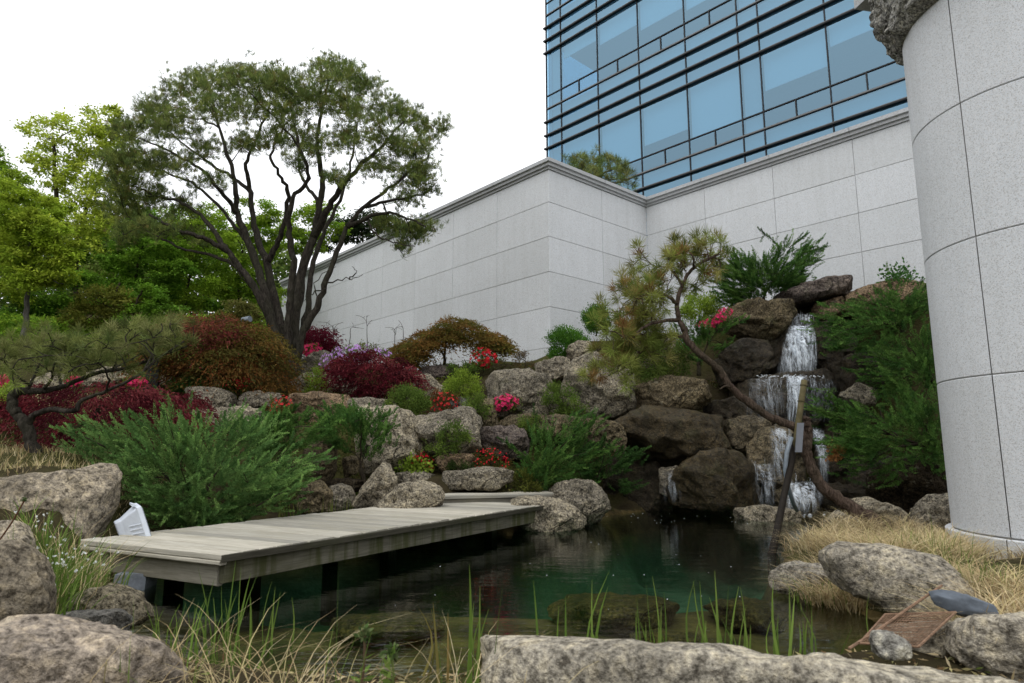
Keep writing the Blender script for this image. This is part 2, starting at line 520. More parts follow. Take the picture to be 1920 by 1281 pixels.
# ------------------------------------------------------------------ ground, pond bed, water
POND = np.array([GP(x, y, 0.0)[:2] for x, y in
        [(205, 1225), (420, 1275), (900, 1278), (1250, 1262), (1620, 1240), (1690, 1205), (1575, 1120), (1470, 1095), (1465, 1040),
         (1510, 1000), (1590, 972), (1545, 951), (1420, 948), (1250, 953), (1140, 968), (1105, 985), (1000, 990), (880, 985)]]
        + [(-0.9, 6.7), (-1.9, 6.9), (-2.7, 6.7), (-3.2, 5.9), (-3.05, 5.2), (-2.75, 4.7), (-2.45, 4.2), (-2.2, 3.6), (-1.85, 3.1)])

def poly_sd(pts, poly):
    """signed distance to a polygon, positive inside"""
    pts = np.asarray(pts, float)
    a, b = poly, np.roll(poly, -1, 0)
    d = np.full(len(pts), 1e9); ins = np.zeros(len(pts), bool)
    for p, q in zip(a, b):
        e = q - p; w = pts - p
        t = np.clip((w @ e) / (e @ e + 1e-12), 0, 1)
        d = np.minimum(d, np.linalg.norm(w - t[:, None] * e, axis=1))
        c = (p[1] > pts[:, 1]) != (q[1] > pts[:, 1])
        xi = (q[0] - p[0]) * (pts[:, 1] - p[1]) / (q[1] - p[1] + 1e-12) + p[0]
        ins ^= c & (pts[:, 0] < xi)
    return np.where(ins, d, -d)

ANCH = [P(x, y, Y) for x, y, Y in [
    (0, 905, 4.8), (100, 880, 5.2), (40, 850, 6.4), (150, 850, 6.6), (250, 850, 7.4), (0, 800, 8), (150, 780, 8.6), (330, 775, 8.6), (60, 745, 10), (200, 735, 10.5),
    (330, 730, 10.2), (450, 780, 8.9), (450, 735, 10.6), (545, 735, 11.0), (600, 800, 8.9), (600, 745, 10.6), (600, 705, 12), (700, 760, 9.6), (700, 735, 11), (700, 690, 13),
    (640, 695, 14.5), (560, 690, 17), (770, 880, 8.0), (840, 884, 8.1), (920, 886, 8.2), (830, 785, 9.6), (830, 715, 11.2), (840, 690, 12.2), (920, 845, 8.9), (960, 790, 9.8), (960, 695, 11.4),
    (940, 678, 12.9), (1060, 830, 9.3), (1060, 785, 9.9), (1060, 690, 11.5), (1050, 665, 13), (1190, 910, 9.9), (1180, 780, 10.1), (1150, 680, 11.4), (1120, 640, 13.4), (1240, 900, 10.0), (1240, 760, 10.3), (1240, 700, 10.9), (1230, 640, 12.4),
    (1340, 850, 9.9), (1340, 720, 10.7), (1340, 640, 11.3), (1380, 590, 12), (1480, 900, 9.9), (1480, 790, 10.3), (1480, 715, 10.7), (1500, 600, 11.2), (1520, 560, 11.6), (1600, 978, 9.2), (1560, 985, 8.6), (1660, 985, 8.2), (1600, 740, 10.2), (1640, 600, 10.8), (1650, 550, 11.2),
    (1720, 985, 8.0), (1720, 940, 9.0), (1720, 760, 9.3), (1720, 560, 10.3), (1900, 800, 9.0), (1900, 600, 10.2),
    (1700, 985, 6.2), (1620, 1000, 5.8), (1560, 1040, 4.9), (1780, 1010, 5.4), (1900, 1040, 4.8), (1750, 1060, 4.1), (1880, 1110, 3.6), (1560, 1085, 4.2), (1950, 1150, 3.1), (1750, 1230, 2.5),
    (1850, 1390, 1.7), (1400, 1425, 1.7), (900, 1435, 1.7), (500, 1430, 1.7), (200, 1380, 1.7), (700, 1400, 2.0), (1200, 1390, 2.0), (1600, 1330, 2.1), (60, 1200, 2.4), (90, 1140, 3.0), (110, 1080, 3.5), (60, 1000, 4.1), (-200, 1100, 3.0), (-200, 900, 5.0), (2100, 1200, 2.8),
    (640, 960, 7.6), (560, 960, 7.4), (690, 930, 7.7), (740, 935, 7.8), (900, 935, 7.9), (1000, 940, 8.0), (1100, 940, 8.6), (1150, 958, 9.3), (400, 960, 7.2), (300, 930, 6.6)]]
ANCH += [np.array(q) for q in [(-9, 14, 2.7), (-9, 19, 3.9), (-14, 12, 2.3), (-14, 20, 4.2), (-6, 22, 4.6), (-18, 30, 6.8), (-8, 32, 7.0), (-30, 30, 7), (-6.5, 17.5, 3.1), (-4, 20, 4.2), (-11, 17, 3.6), (-20, 18, 4.0), (-4.5, 15.5, 2.45), (-3.2, 15.2, 2.4),
         (4, 22, 6.0), (8, 16, 6.0), (14, 14, 6.0), (10, 30, 6.0), (20, 20, 6), (-10, 5, 1.0), (-14, 0, 0.8), (8, 4, 0.6), (12, 8, 1.2), (0, 0.2, 0.02), (-3, 0.5, 0.1), (3, .5, .1), (0, -10, .1), (-20, -10, .3), (20, -10, .3)]]
_c1 = P(1030, 500, 13.0); _d1 = np.array([-0.66523, 0.74664, 0.0]); _n1 = np.array([-0.74664, -0.66523, 0.0])
for t_ in np.arange(0.6, 13.5, 0.9):
    for o_, z_ in ((0.35, 2.38), (-0.2, 2.38), (-0.8, 3.0)):
        q_ = _c1 + _d1 * t_ + _n1 * o_; q_[2] = z_ + 0.03 * t_; ANCH.append(q_)
for t_ in np.arange(0, 6.28, 0.4): ANCH.append(np.array([4.785 + 1.2 * math.cos(t_), 5.5 + 1.2 * math.sin(t_), 0.0]))
ANCH = np.array(ANCH)

def H(xy):
    """ground height from the anchor points"""
    xy = np.asarray(xy, float).reshape(-1, 2)
    d2 = ((xy[:, None] - ANCH[None, :, :2]) ** 2).sum(-1) + 0.03
    w = d2 ** -1.9
    return (w * ANCH[None, :, 2]).sum(1) / w.sum(1)

def ground_z(xy):
    xy = np.asarray(xy, float).reshape(-1, 2)
    z = H(xy)
    sd = poly_sd(xy, POND)
    bank = np.clip(-sd / 0.35, 0, 1)
    out = 0.015 + np.maximum(z - 0.015, 0) * bank
    p3 = np.c_[xy, np.zeros(len(xy))]
    deep = 0.20 + 0.65 * np.clip((xy[:, 1] - 4.3 + 0.3 * vnoise(p3 * 1.7)) / 0.6, 0, 1)
    inn = -np.clip(sd / 0.45, 0, 1) * deep * (1 + 0.15 * vnoise(p3 * 3.1, 3)) - 0.01
    return np.where(sd > 0, inn, out)

gx = np.unique(np.concatenate([np.linspace(-400, -40, 8), np.linspace(-40, -9, 22), np.arange(-9, 9.01, 0.11), np.linspace(9, 30, 16), np.linspace(30, 400, 8)]))
gy = np.unique(np.concatenate([np.linspace(-60, -1, 10), np.arange(-1, 14.01, 0.11), np.linspace(14, 45, 32), np.linspace(45, 600, 10)]))
XX, YY = np.meshgrid(gx, gy)
xy = np.c_[XX.ravel(), YY.ravel()]
zz = np.concatenate([ground_z(c) for c in np.array_split(xy, 40)])
sdg = poly_sd(xy, POND)
zz = zz + np.where((sdg < 0), 0.035 * fbm(np.c_[xy * 2.2, zz * 0], 4) * np.clip(-sdg * 3, 0, 1), 0)
nx, ny = len(gx), len(gy)
ii = (np.arange(ny - 1)[:, None] * nx + np.arange(nx - 1)[None]).ravel()
quads = np.stack([ii, ii + 1, ii + nx + 1, ii + nx], 1)
fc = xy[quads].mean(1)
infl = poly_sd(fc, POND) > -0.05
me = mesh_np('ground', np.c_[xy, zz], [quads], None, True)
me.materials.append(M['soil']); me.materials.append(M['pond_bed'])
me.polygons.foreach_set('material_index', infl.astype(np.int32))
go = bpy.data.objects.new('ground', me); COL.objects.link(go); props(go, kind='structure')

# water sheet, finely meshed so that it can carry low swells
wg = Geo()
cx_, cy_ = POND.mean(0)
lo, hi = POND.min(0) - 0.3, POND.max(0) + 0.3
wx = np.linspace(lo[0], hi[0], 70); wy = np.linspace(lo[1], hi[1], 70)
WX, WY = np.meshgrid(wx, wy); wxy = np.c_[WX.ravel(), WY.ravel()]
i = (np.arange(69)[:, None] * 70 + np.arange(69)[None]).ravel()
q = np.stack([i, i + 1, i + 71, i + 70], 1)
keep = poly_sd(wxy[q].mean(1), POND) > -0.22
wg.add(np.c_[wxy, np.zeros(len(wxy))], f4=q[keep])
w = obj('water', wg, M['water'], smooth=True); props(w, kind='structure')

# ------------------------------------------------------------------ granite-clad retaining walls
D1 = np.array([-0.66523, 0.74664, 0.0]); D2 = np.array([0.74664, 0.66523, 0.0])
C1 = P(1030, 500, 13.0); C1[2] = 0
C2 = C1 + D2 * 3.332
NW1 = np.array([-D1[1], D1[0], 0.0])      # outward normals, towards the pond
if NW1[1] > 0: NW1 = -NW1
NW2 = np.array([D2[1], -D2[0], 0.0])
ROWZ = [6.62, 5.905, 5.16, 4.414, 3.68, 2.845, 2.05, 1.2, 0.3]

def wall(origin, d, nrm, cols, label):
    """d runs along the wall; cols are joint positions along d"""
    r = thing('retaining_wall', label, 'wall', origin + d * (cols[0] + cols[-1]) / 2 + np.array([0, 0, ROWZ[-1]]), 'granite walls round the terrace')
    a, b = min(cols) + 0.06, max(cols) - 0.06
    core = Geo().box(origin + d * (a + b) / 2 - nrm * 0.17 + np.array([0, 0, (ROWZ[0] + ROWZ[-1]) / 2]), d * (b - a) / 2, nrm * 0.157, np.array([0, 0, (ROWZ[0] - ROWZ[-1]) / 2]))
    obj('wall_core', core, M['joint'], r)
    jt = 0.004
    for c0, c1 in zip(cols[:-1], cols[1:]):
        for z1, z0 in zip(ROWZ[:-1], ROWZ[1:]):
            lo_, hi_ = min(c0, c1) + jt, max(c0, c1) - jt
            g = Geo()
            hx, hz, t, be = (hi_ - lo_) / 2, (z1 - z0) / 2 - jt, 0.02 + rng.uniform(-0.0012, 0.0012), 0.004
            cc = origin + d * (lo_ + hi_) / 2 + np.array([0, 0, (z0 + z1) / 2])
            zv = np.array([0, 0, 1.0])
            V = []
            for (e, off) in ((0, -0.035), (0, t - 0.02 - be), (be, t - 0.02)):
                for sx, sz in ((-1, -1), (1, -1), (1, 1), (-1, 1)):
                    V.append(cc + d * sx * (hx - e) + zv * sz * (hz - e) + nrm * off)
            f = [(8, 9, 10, 11)]
            for l in (0, 4):
                for k2 in range(4): f.append((l + k2, l + (k2 + 1) % 4, l + 4 + (k2 + 1) % 4, l + 4 + k2))
            g.add(V, f4=f)
            obj('granite_panel', g, M['wall'], r)
    return r

cols1 = [0.0] + [1.66 * k2 for k2 in range(1, 8)] + [12.6, 13.7]
cols2 = [0.0, 1.694, 3.345]
cols3 = [0.0, -1.6, -3.2, -4.78, -6.38, -7.98, -9.5]
w1 = wall(C1, D1, NW1, cols1, 'long pale granite wall running away behind the many-stemmed pine')
w2 = wall(C1, D2, NW2, cols2, 'short granite wall face between the outer and the inner corner')
w3 = wall(C2, D1, NW1, cols3, 'granite wall behind the waterfall, below the glass facade')

# stepped coping: profile in (out, z), swept with mitred corners
PROF = [(-0.30, 0.0), (0.03, 0.0), (0.03, 0.055), (0.075, 0.055), (0.075, 0.115), (0.12, 0.125), (0.12, 0.20), (-0.30, 0.215)]
def coping(parent, p0, p1, m0, m1):
    g = Geo(); n = len(PROF)
    V = [p0 + m0 * o + np.array([0, 0, 6.622 + z]) for o, z in PROF] + [p1 + m1 * o + np.array([0, 0, 6.622 + z]) for o, z in PROF]
    g.add(V, f4=[(k2, (k2 + 1) % n, n + (k2 + 1) % n, n + k2) for k2 in range(n)])
    obj('coping', g, M['coping'], parent)
mit1 = NW1 + NW2          # mitre at the outer corner
mit2 = NW1 + NW2
zero = np.zeros(3)
for j in range(len(cols1) - 1):
    coping(w1, C1 + D1 * (cols1[j] + (0.003 if j else 0)), C1 + D1 * (cols1[j + 1] - 0.003), mit1 if j == 0 else NW1, NW1)
coping(w2, C1 + D2 * 0.0, C1 + D2 * 1.694, mit1, NW2)
coping(w2, C1 + D2 * 1.70, C2, NW2, mit2)
for j in range(len(cols3) - 1):
    coping(w3, C2 + D1 * (cols3[j] - (0.003 if j else 0)), C2 + D1 * (cols3[j + 1] + 0.003), mit2 if j == 0 else NW1, NW1)

# ------------------------------------------------------------------ glass office building behind the wall
FD = -np.array([-0.68612, 0.72749, 0.0])             # along the facade, from its far end towards the column
FN = np.array([-FD[1], FD[0], 0.0]); FN = -FN if FN[1] > 0 else FN
K = 25.5 / 29.0
B0 = P(1025, 200, 25.5); B0[2] = 0
ZB = lambda z: 0.87 + (z - 0.87) * K
bld = thing('office_building', 'blue glass office block with dark horizontal fins rising above the granite wall', 'building', B0 + np.array([0, 0, 6.0]) + FD * 8)
zv = np.array([0, 0, 1.0])
bays = [0.0, 0.94, 3.12, 5.30, 7.49, 9.66, 10.44, 12.70, 14.88, 17.05, 19.2]
bays = [b * K for b in bays]
STRIP = {0, 5}
PER = 4.873
L0, L1 = 0.0, bays[-1]
def fpt(t, z, o=0.0): return B0 + FD * t + zv * z + FN * o
def slab(name, t0, t1, z0, z1, o0, o1, mat, par=bld):
    g = Geo().box(fpt((t0 + t1) / 2, (z0 + z1) / 2, (o0 + o1) / 2), FD * (t1 - t0) / 2, FN * abs(o1 - o0) / 2, zv * (z1 - z0) / 2)
    return obj(name, g, mat, par)
def pane(t0, t1, z0, z1, name='pane'):
    g = Geo().add([fpt(t0, z0, 0), fpt(t1, z0, 0), fpt(t1, z1, 0), fpt(t0, z1, 0)], f4=[(0, 1, 2, 3)])
    return obj(name, g, M['glass'], bld)
slab('back_wall', L0 + 0.1, L1, ZB(4.2), ZB(27), -3.4, -3.3, M['room'])
# the side of the block
g = Geo().box(B0 + zv * ZB(16) - FN * 4.3 + FD * 0.03, FD * 0.03, FN * 4.2, zv * ZB(11.0)); obj('side_wall', g, M['glass'], bld)
BL = {(1, 1): .30, (1, 2): .45, (1, 3): .62, (1, 4): .72, (1, 5): 1, (1, 6): .8, (1, 7): .6, (1, 8): .5, (1, 9): .7,
      (0, 1): 1, (0, 2): 1, (0, 3): .76, (0, 4): 1, (0, 5): 1, (0, 6): .64, (0, 7): .36, (0, 8): .5, (0, 9): .6, (0, 0): 1, (1, 0): 1}
for fl in (-1, 0, 1, 2):
    zt = 16.008 + PER * fl                # first fin of this storey's window band (as measured)
    lev = {n_: ZB(zt - PER * fr_) for n_, fr_ in (('A', 0), ('B', .139), ('C', .272), ('T', .728), ('U', .862), ('E', 1.0))}
    if fl == -1: lev['T'], lev['U'] = lev['C'], lev['C']
    bands = [('A', 'B', 'sp'), ('B', 'C', 'sp'), ('C', 'T', 'win'), ('T', 'U', 'low'), ('U', 'E', 'sp')]
    for a, b, kind in bands:
        z1, z0 = lev[a], lev[b]
        if z1 - z0 < 0.05: continue
        if kind == 'sp':
            slab('spandrel_board', L0 + 0.05, L1, z0 + .03, z1 - .03, -0.16, -0.12, M['spandrel'])
        for bi in range(len(bays) - 1):
            t0, t1 = bays[bi] + 0.012, bays[bi + 1] - 0.012
            if kind == 'low' and bi not in STRIP:
                tm = (t0 + t1) / 2
                pane(t0, tm - .02, z0 + .02, z1 - .02); pane(tm + .02, t1, z0 + .02, z1 - .02)
                slab('mullion', tm - 0.017, tm + 0.017, z0, z1, -0.04, 0.035, M['mullion'])
            else:
                pn_ = pane(t0, t1, z0 + .02, z1 - .02)
            if bi in STRIP and kind in ('win', 'low'):
                slab('spandrel_board', t0 + .03, t1 - .03, z0 + .03, z1 - .03, -0.16, -0.12, M['spandrel'])
            elif kind == 'win':
                h_ = (z1 - z0) * BL.get((fl, bi), .6)
                slab('roller_blind', t0 + .03, t1 - .03, z1 - h_ + .02, z1 - .03, -0.16, -0.13, M['blind'], pn_)
    # transoms and fins
    for n_ in ('T', 'U'):
        if lev['T'] == lev['C']: continue
        slab('transom', L0, L1, lev[n_] - (.016 if n_ == 'T' else .027), lev[n_] + (.016 if n_ == 'T' else .027), -0.04, 0.038, M['mullion'] if n_ == 'T' else M['fin'])
        if n_ == 'U': slab('transom_edge', L0, L1, lev[n_] - .012, lev[n_] + .03, 0.038, 0.052, M['fin_edge'])
    for n_ in ('A', 'B', 'C'):
        fo = slab('sun_fin', L0 - 0.08, L1, lev[n_] - 0.028, lev[n_] + 0.024, -0.03, 0.11, M['fin'])
        slab('fin_edge', L0 - 0.08, L1, lev[n_] + 0.004, lev[n_] + 0.027, 0.11, 0.122, M['fin_edge'], fo)
    slab('floor_slab', L0 + .1, L1, lev['B'] - .1, lev['B'] + .1, -3.3, -0.2, M['room'])
slab('sun_fin', L0 - 0.08, L1, lev['A'] + 30, lev['A'] + 30.1, -0.03, 0.24, M['fin']) if False else None
for b in bays[:-1]:
    slab('mullion', b - 0.017, b + 0.017, ZB(7.0), ZB(16.008 + PER * 2 + .3), -0.05, 0.03, M['mullion'])
slab('corner_glint', 0.16, 0.24, ZB(9.0), ZB(21.5), -0.09, -0.05, M['white'])  # white strip painting the bright reflection inside the facade corner

# ------------------------------------------------------------------ granite gate pillar with rough capital
CC = np.array([4.785, 5.5, 0.0])
RC = 1.02
col = thing('gate_pillar', 'huge round granite pillar with a rough stone capital beside the pond', 'pillar', (CC[0], CC[1], 0.2))
JZ = [0.18, 1.44, 2.58, 3.76, 4.80]
def ring(z0, z1, r, a0, a1, mat, name, jt=0.0035, n=40, rb=None):
    g = Geo(); an = np.linspace(a0, a1, n)
    rows = []
    for rr, z in ((r - 0.06, z0 + jt), (r - 0.006, z0 + jt), (r, z0 + jt + .006), (r, z1 - jt - .006), (r - 0.006, z1 - jt), (r - 0.06, z1 - jt)):
        rows.append(np.c_[CC[0] + rr * np.cos(an), CC[1] + rr * np.sin(an), np.full(n, z)])
    V = np.concatenate(rows)
    i_ = np.arange(n - 1)
    for k_ in range(5): g.add(np.concatenate([rows[k_], rows[k_ + 1]]), f4=np.stack([i_, i_ + 1, i_ + n + 1, i_ + n], 1))
    return obj(name, g, mat, col, smooth=True)
core = Geo().tube([(CC[0], CC[1], -0.1), (CC[0], CC[1], 5.0)], RC - 0.012, 96); obj('pillar_core', core, M['joint'], col, smooth=True)
jp = P(1886, 930, 5.0)
A0 = math.atan2(jp[1] - CC[1], jp[0] - CC[0])
# direction in which the upright joint is seen
for aa in np.linspace(-3.6, -2.0, 721):
    p_ = CC[:2] + RC * np.array([math.cos(aa), math.sin(aa)])
    if p_[0] / p_[1] >= 0.735:
        A0 = aa; break
for z0, z1 in zip(JZ[:-1], JZ[1:]):
    for q_ in range(4):
        a0 = A0 + q_ * math.pi / 2
        ring(z0, z1, RC, a0 + 0.0045, a0 + math.pi / 2 - 0.0045, M['column'], 'granite_block')
for q_ in range(4):
    a0 = A0 + q_ * math.pi / 2 + 0.0
    ring(-0.15, 0.175, RC + 0.05, a0 + 0.004, a0 + math.pi / 2 - 0.004, M['column'], 'plinth_block')
# rough capital: a lumpy hewn ring
n, mrow = 220, 44
an = np.linspace(0, 2 * math.pi, n, endpoint=False)
pr = np.linspace(0, 1, mrow)
pro = np.interp(pr, [0, .10, .2, .45, .7, .85, 1.0], [RC - .05, RC + .03, RC + .10, RC + .17, RC + .19, RC + .17, RC - .1])
prz = np.interp(pr, [0, .10, .2, .45, .7, .85, 1.0], [4.79, 4.79, 4.86, 5.06, 5.32, 5.48, 5.50])
V = np.stack([CC[0] + pro[:, None] * np.cos(an), CC[1] + pro[:, None] * np.sin(an), np.repeat(prz[:, None], n, 1)], -1).reshape(-1, 3)
nd = fbm(V * 2.3, 3, 5) * 0.09 + np.abs(fbm(V * 7, 4, 9)) * 0.07 - 0.02
msk = np.repeat(np.interp(pr, [0, .08, .2, .9, 1], [0, .15, 1, 1, 0]), n)
rad = np.c_[np.tile(np.cos(an), mrow), np.tile(np.sin(an), mrow), np.full(n * mrow, -0.25)]
V = V + rad * (nd * msk)[:, None]
i_ = np.arange(mrow - 1)[:, None] * n; j_ = np.arange(n)[None]
qd = np.stack([i_ + j_, i_ + (j_ + 1) % n, i_ + n + (j_ + 1) % n, i_ + n + j_], -1).reshape(-1, 4)
cap = obj('capital', Geo().add(V, f4=qd), M['rock_grey'], col, smooth=False); cap.color = (0.36, 0.355, 0.34, 1)
props(cap, label='rough hewn stone capital, darker than the pillar')
lin = Geo().box((CC[0] + .2, CC[1] + .6, 5.74), (1.2, 0.25, 0), (-.1, .55, 0), (0, 0, .22)); o_ = obj('lintel', lin, M['coping'], col)
# ------------------------------------------------------------------ wooden decks
def beam_mesh(name, lx, ly, lz, be=0.004, wob=0.0, seg=1):
    """bevelled board centred on the origin, long axis x"""
    g = Geo(); ring_ = []
    for sy, sz in ((-1, -1), (1, -1), (1, 1), (-1, 1)):
        y, z = sy * ly / 2, sz * lz / 2
        for a in ((0, 1) if sy * sz < 0 else (1, 0)):
            ring_.append((y - (sy * be if a else 0), z - (0 if a else sz * be)))
    # order the eight corners by angle
    ring_.sort(key=lambda q_: math.atan2(q_[1] / lz, q_[0] / ly))
    xs = np.linspace(-lx / 2, lx / 2, seg + 1)
    V = np.array([(x, y, z) for x in xs for y, z in ring_])
    if wob: V[:, 1:] += wob * np.c_[vnoise(V * 2.1, 3), vnoise(V * 2.1, 8)]
    n = 8; q_ = []
    for s in range(seg):
        for k2 in range(n): q_.append((s * n + k2, (s + 1) * n + k2, (s + 1) * n + (k2 + 1) % n, s * n + (k2 + 1) % n))
    f3 = [(0, k2, k2 + 1) for k2 in range(1, 7)][::1] + [(seg * n, seg * n + k2 + 1, seg * n + k2) for k2 in range(1, 7)]
    g.add(V, f3=f3, f4=q_)
    return g.mesh(name)

def put(name, me, mat, parent, loc, rz=0.0, rx=0.0, ry=0.0):
    if not me.materials: me.materials.append(mat)
    o = bpy.data.objects.new(name, me); o.parent = parent
    o.location = [float(q_) for q_ in loc]; o.rotation_euler = (rx, ry, rz)
    COL.objects.link(o); return o

DZ = 0.27
dA, dB, dC = GP(145, 1012, DZ), GP(413, 1040, DZ), GP(1030, 945, DZ)
ex = (dC - dB) / np.linalg.norm(dC - dB)                # along the deck
ey = np.array([-ex[1], ex[0], 0.0])                     # across, away from the pond
DL, DW = np.linalg.norm(dC - dB), 1.36
deck = thing('wooden_deck', 'weathered grey wooden jetty of cross planks reaching over the pond', 'deck', (dB[0], dB[1], 0.0))
deck.rotation_euler = (0, 0, math.atan2(ex[1], ex[0]))
NPL = 31
skx = float((dA - dB) @ ex); DW = float((dA - dB) @ ey); pang = math.atan2(DW, skx); PLN = math.hypot(DW, skx)
pw = DL / NPL
pm = [beam_mesh('plank', PLN, pw - 0.007, 0.034, 0.004, 0.0012, 6) for _ in range(3)]
for q_ in range(NPL):
    put('plank', pm[q_ % 3], M['plank'], deck, (pw * (q_ + .5) + skx / 2 + rng.uniform(-.0015, .0015), DW / 2 + rng.uniform(-.02, .02), DZ - 0.017 + rng.uniform(-.002, .002)), pang + rng.uniform(-.003, .003), 0, rng.uniform(-.003, .003))
nos = beam_mesh('edge_board', PLN - 0.01, 0.05, 0.026, 0.006)
put('edge_board', nos, M['plank'], deck, (0.026 + skx / 2, DW / 2, DZ - 0.049), pang)
put('shadow_dirt_strip', beam_mesh('shadow_dirt_strip', DL + .01, 0.014, 0.040, 0.003, 0.0025, 30), M['edge_dark'], deck, (DL / 2, -0.024, DZ - 0.0235))  # added dark strip: shadow and dirt on the plank ends put into colour
bm_ = beam_mesh('side_beam', DL - 0.10, 0.045, 0.135, 0.004, 0.001, 8)
put('side_beam', bm_, M['beam'], deck, (DL / 2 + 0.01, 0.06, DZ - 0.105)); put('side_beam', bm_, M['beam'], deck, (DL / 2 + 0.01 + skx, DW - 0.06, DZ - 0.105))
eb = beam_mesh('end_beam', PLN - 0.17, 0.04, 0.125, 0.004, 0.001, 4)
M['beam_pale'] = mat_wood('weathered_end_beam', (0.17, 0.16, 0.13), (0.33, 0.315, 0.265), (0.16, 0.15, 0.10))
put('end_beam', eb, M['beam_pale'], deck, (0.075 + skx / 2, DW / 2, DZ - 0.127), pang)
eb2 = beam_mesh('end_beam_far', PLN - 0.17, 0.04, 0.125, 0.004); put('end_beam', eb2, M['beam'], deck, (DL - 0.07 + skx / 2, DW / 2, DZ - 0.127), pang)
lw = beam_mesh('low_joist', 0.5, 0.09, 0.05, 0.005); put('low_joist', lw, M['beam_pale'], deck, (0.16, DW - 0.12, 0.062), math.pi / 2 - .12)
pt = beam_mesh('post', 0.85, 0.1, 0.1, 0.006)
for a, b in ((.6, .5), (.5, DW - .14), (DL / 2, .5), (DL / 2, DW - .16), (DL - .5, .42), (DL - .5, DW - .16)):
    put('post', pt, M['edge_dark'], deck, (a, b, -0.255), 0, 0, math.pi / 2)

# low landing beyond the jetty, long planks
sA, sB = P(800, 931, 7.25), P(1066, 922.5, 7.75)
sx_ = sB - sA; sx_[2] = 0; SL = np.linalg.norm(sx_); sx_ /= SL; sy_ = np.array([-sx_[1], sx_[0], 0])
SZ = sA[2]
land = thing('wooden_landing', 'small weathered wooden landing of long planks between the jetty and the stone step', 'deck', (sA[0], sA[1], 0))
land.rotation_euler = (0, 0, math.atan2(sx_[1], sx_[0]))
lp = beam_mesh('plank', SL, 0.128, 0.034, 0.004, 0.002, 8)
for q_ in range(4):
    put('plank', lp, M['plank'], land, (SL / 2 - 0.05 * q_, 0.066 + 0.137 * q_, SZ - 0.017 + rng.uniform(-.006, .006)), rng.uniform(-.012, .012))
put('side_beam', beam_mesh('landing_beam', SL - .1, 0.045, 0.16, 0.004), M['beam_pale'], land, (SL / 2, 0.06, SZ - 0.118))
up_ = beam_mesh('upper_plank', SL * .66, 0.10, 0.04, 0.004, 0.002, 6)
put('plank', up_, M['plank'], land, (SL * .33, 0.64, SZ + 0.035)); put('plank', up_, M['plank'], land, (SL * .33, 0.75, SZ + 0.04))
put('riser', beam_mesh('riser', SL * .66, 0.03, 0.2, 0.003), M['beam'], land, (SL * .33, 0.72, SZ - 0.09))
for a in (.12, SL / 2, SL - .2): put('post', pt, M['beam'], land, (a, 0.16, SZ - .5), 0, 0, math.pi / 2)

# grey block under the jetty's corner
blk = P(243, 1102, 4.25)
props(obj('paving_block', Geo().box(blk + np.array([0, .06, -.02]), (.09, .015, 0), (-.01, .09, .0), (.006, .0, .105)), M['concrete'], loc=blk), 'grey stone block set under the near corner of the jetty', 'block')

# ------------------------------------------------------------------ white floodlight behind the jetty
FY = 4.75
fl0 = P(248, 1000, FY)
lampo = thing('floodlight', 'white plastic floodlight with ribbed side lying behind the jetty', 'floodlight', (fl0[0], fl0[1], fl0[2] - .05))
def fp(x, y, dy): p_ = P(x, y, FY); return p_ + np.array([-.68 * dy, dy, 0])
hw = 0.125
back = [fp(x, y, s) for s in (-.055, .055) for x, y in ((215, 979), (233, 985), (239, 1008), (221, 1004))]
front = [fp(x, y, s) for s in (-hw, hw) for x, y in ((251, 949), (262, 950), (276, 1008), (262, 1010))]
g = Geo()
# body: small back face swelling to the front frame
b4 = [fp(214, 980, -.05), fp(214, 980, .07), fp(224, 1008, .07), fp(224, 1008, -.05)]
m4 = [fp(226, 974, -.06), fp(226, 974, .08), fp(238, 1012, .08), fp(238, 1012, -.06)]
f4_ = [fp(253, 951, -hw), fp(253, 951, hw), fp(272, 1010, hw), fp(272, 1010, -hw)]
V = np.array(b4 + m4 + f4_)
fc_ = [(0, 3, 2, 1)]
for l in (0, 4):
    for k2 in range(4): fc_.append((l + k2, l + (k2 + 1) % 4, l + 4 + (k2 + 1) % 4, l + 4 + k2))
body = obj('housing', Geo().add(V, f4=fc_), M['white'], lampo)
bv = body.modifiers.new('bevel', 'BEVEL'); bv.width = 0.008; bv.segments = 2
fx = (fp(272, 1010, 0) - fp(253, 951, 0)) / 2
nrm_ = np.cross(fx, np.array([-.68, 1, 0])); nrm_ /= np.linalg.norm(nrm_); nrm_ = nrm_ if nrm_[0] > 0 else -nrm_
cc_ = fp(262.5, 980.5, 0)
yv = np.array([-.68, 1, 0]) * (hw + .014)
fr_ = obj('front_frame', Geo().box(cc_ + nrm_ * .012, fx * 1.10, yv, nrm_ * .016), M['white'], lampo)
bv = fr_.modifiers.new('bevel', 'BEVEL'); bv.width = 0.007; bv.segments = 2
obj('lens', Geo().box(cc_ + nrm_ * .030, fx * .95, yv * .88, nrm_ * .003), M['lamp_glass'], fr_)
tp_ = cc_ - fx * 1.12
obj('clip', Geo().box(tp_ + np.array([-.012, 0, .004]), (.016, 0, -.004), yv * .5, (0, 0, .008)), M['white'], fr_)
for q_ in range(4):
    t = q_ / 3
    a = np.array(fp(240 + 2.2 * q_, 985 + 7.5 * q_, -.082)); b = np.array(fp(262 + 2.6 * q_, 978.5 + 7.5 * q_, -hw - .002))
    obj('rib', Geo().tube([a, b], .0055, 6), M['white'], body)
obj('bracket', Geo().box(fp(244, 1014, .0), (.07, 0, -.01), (0, .03, 0), (0, 0, .05)), M['black_metal'], lampo)

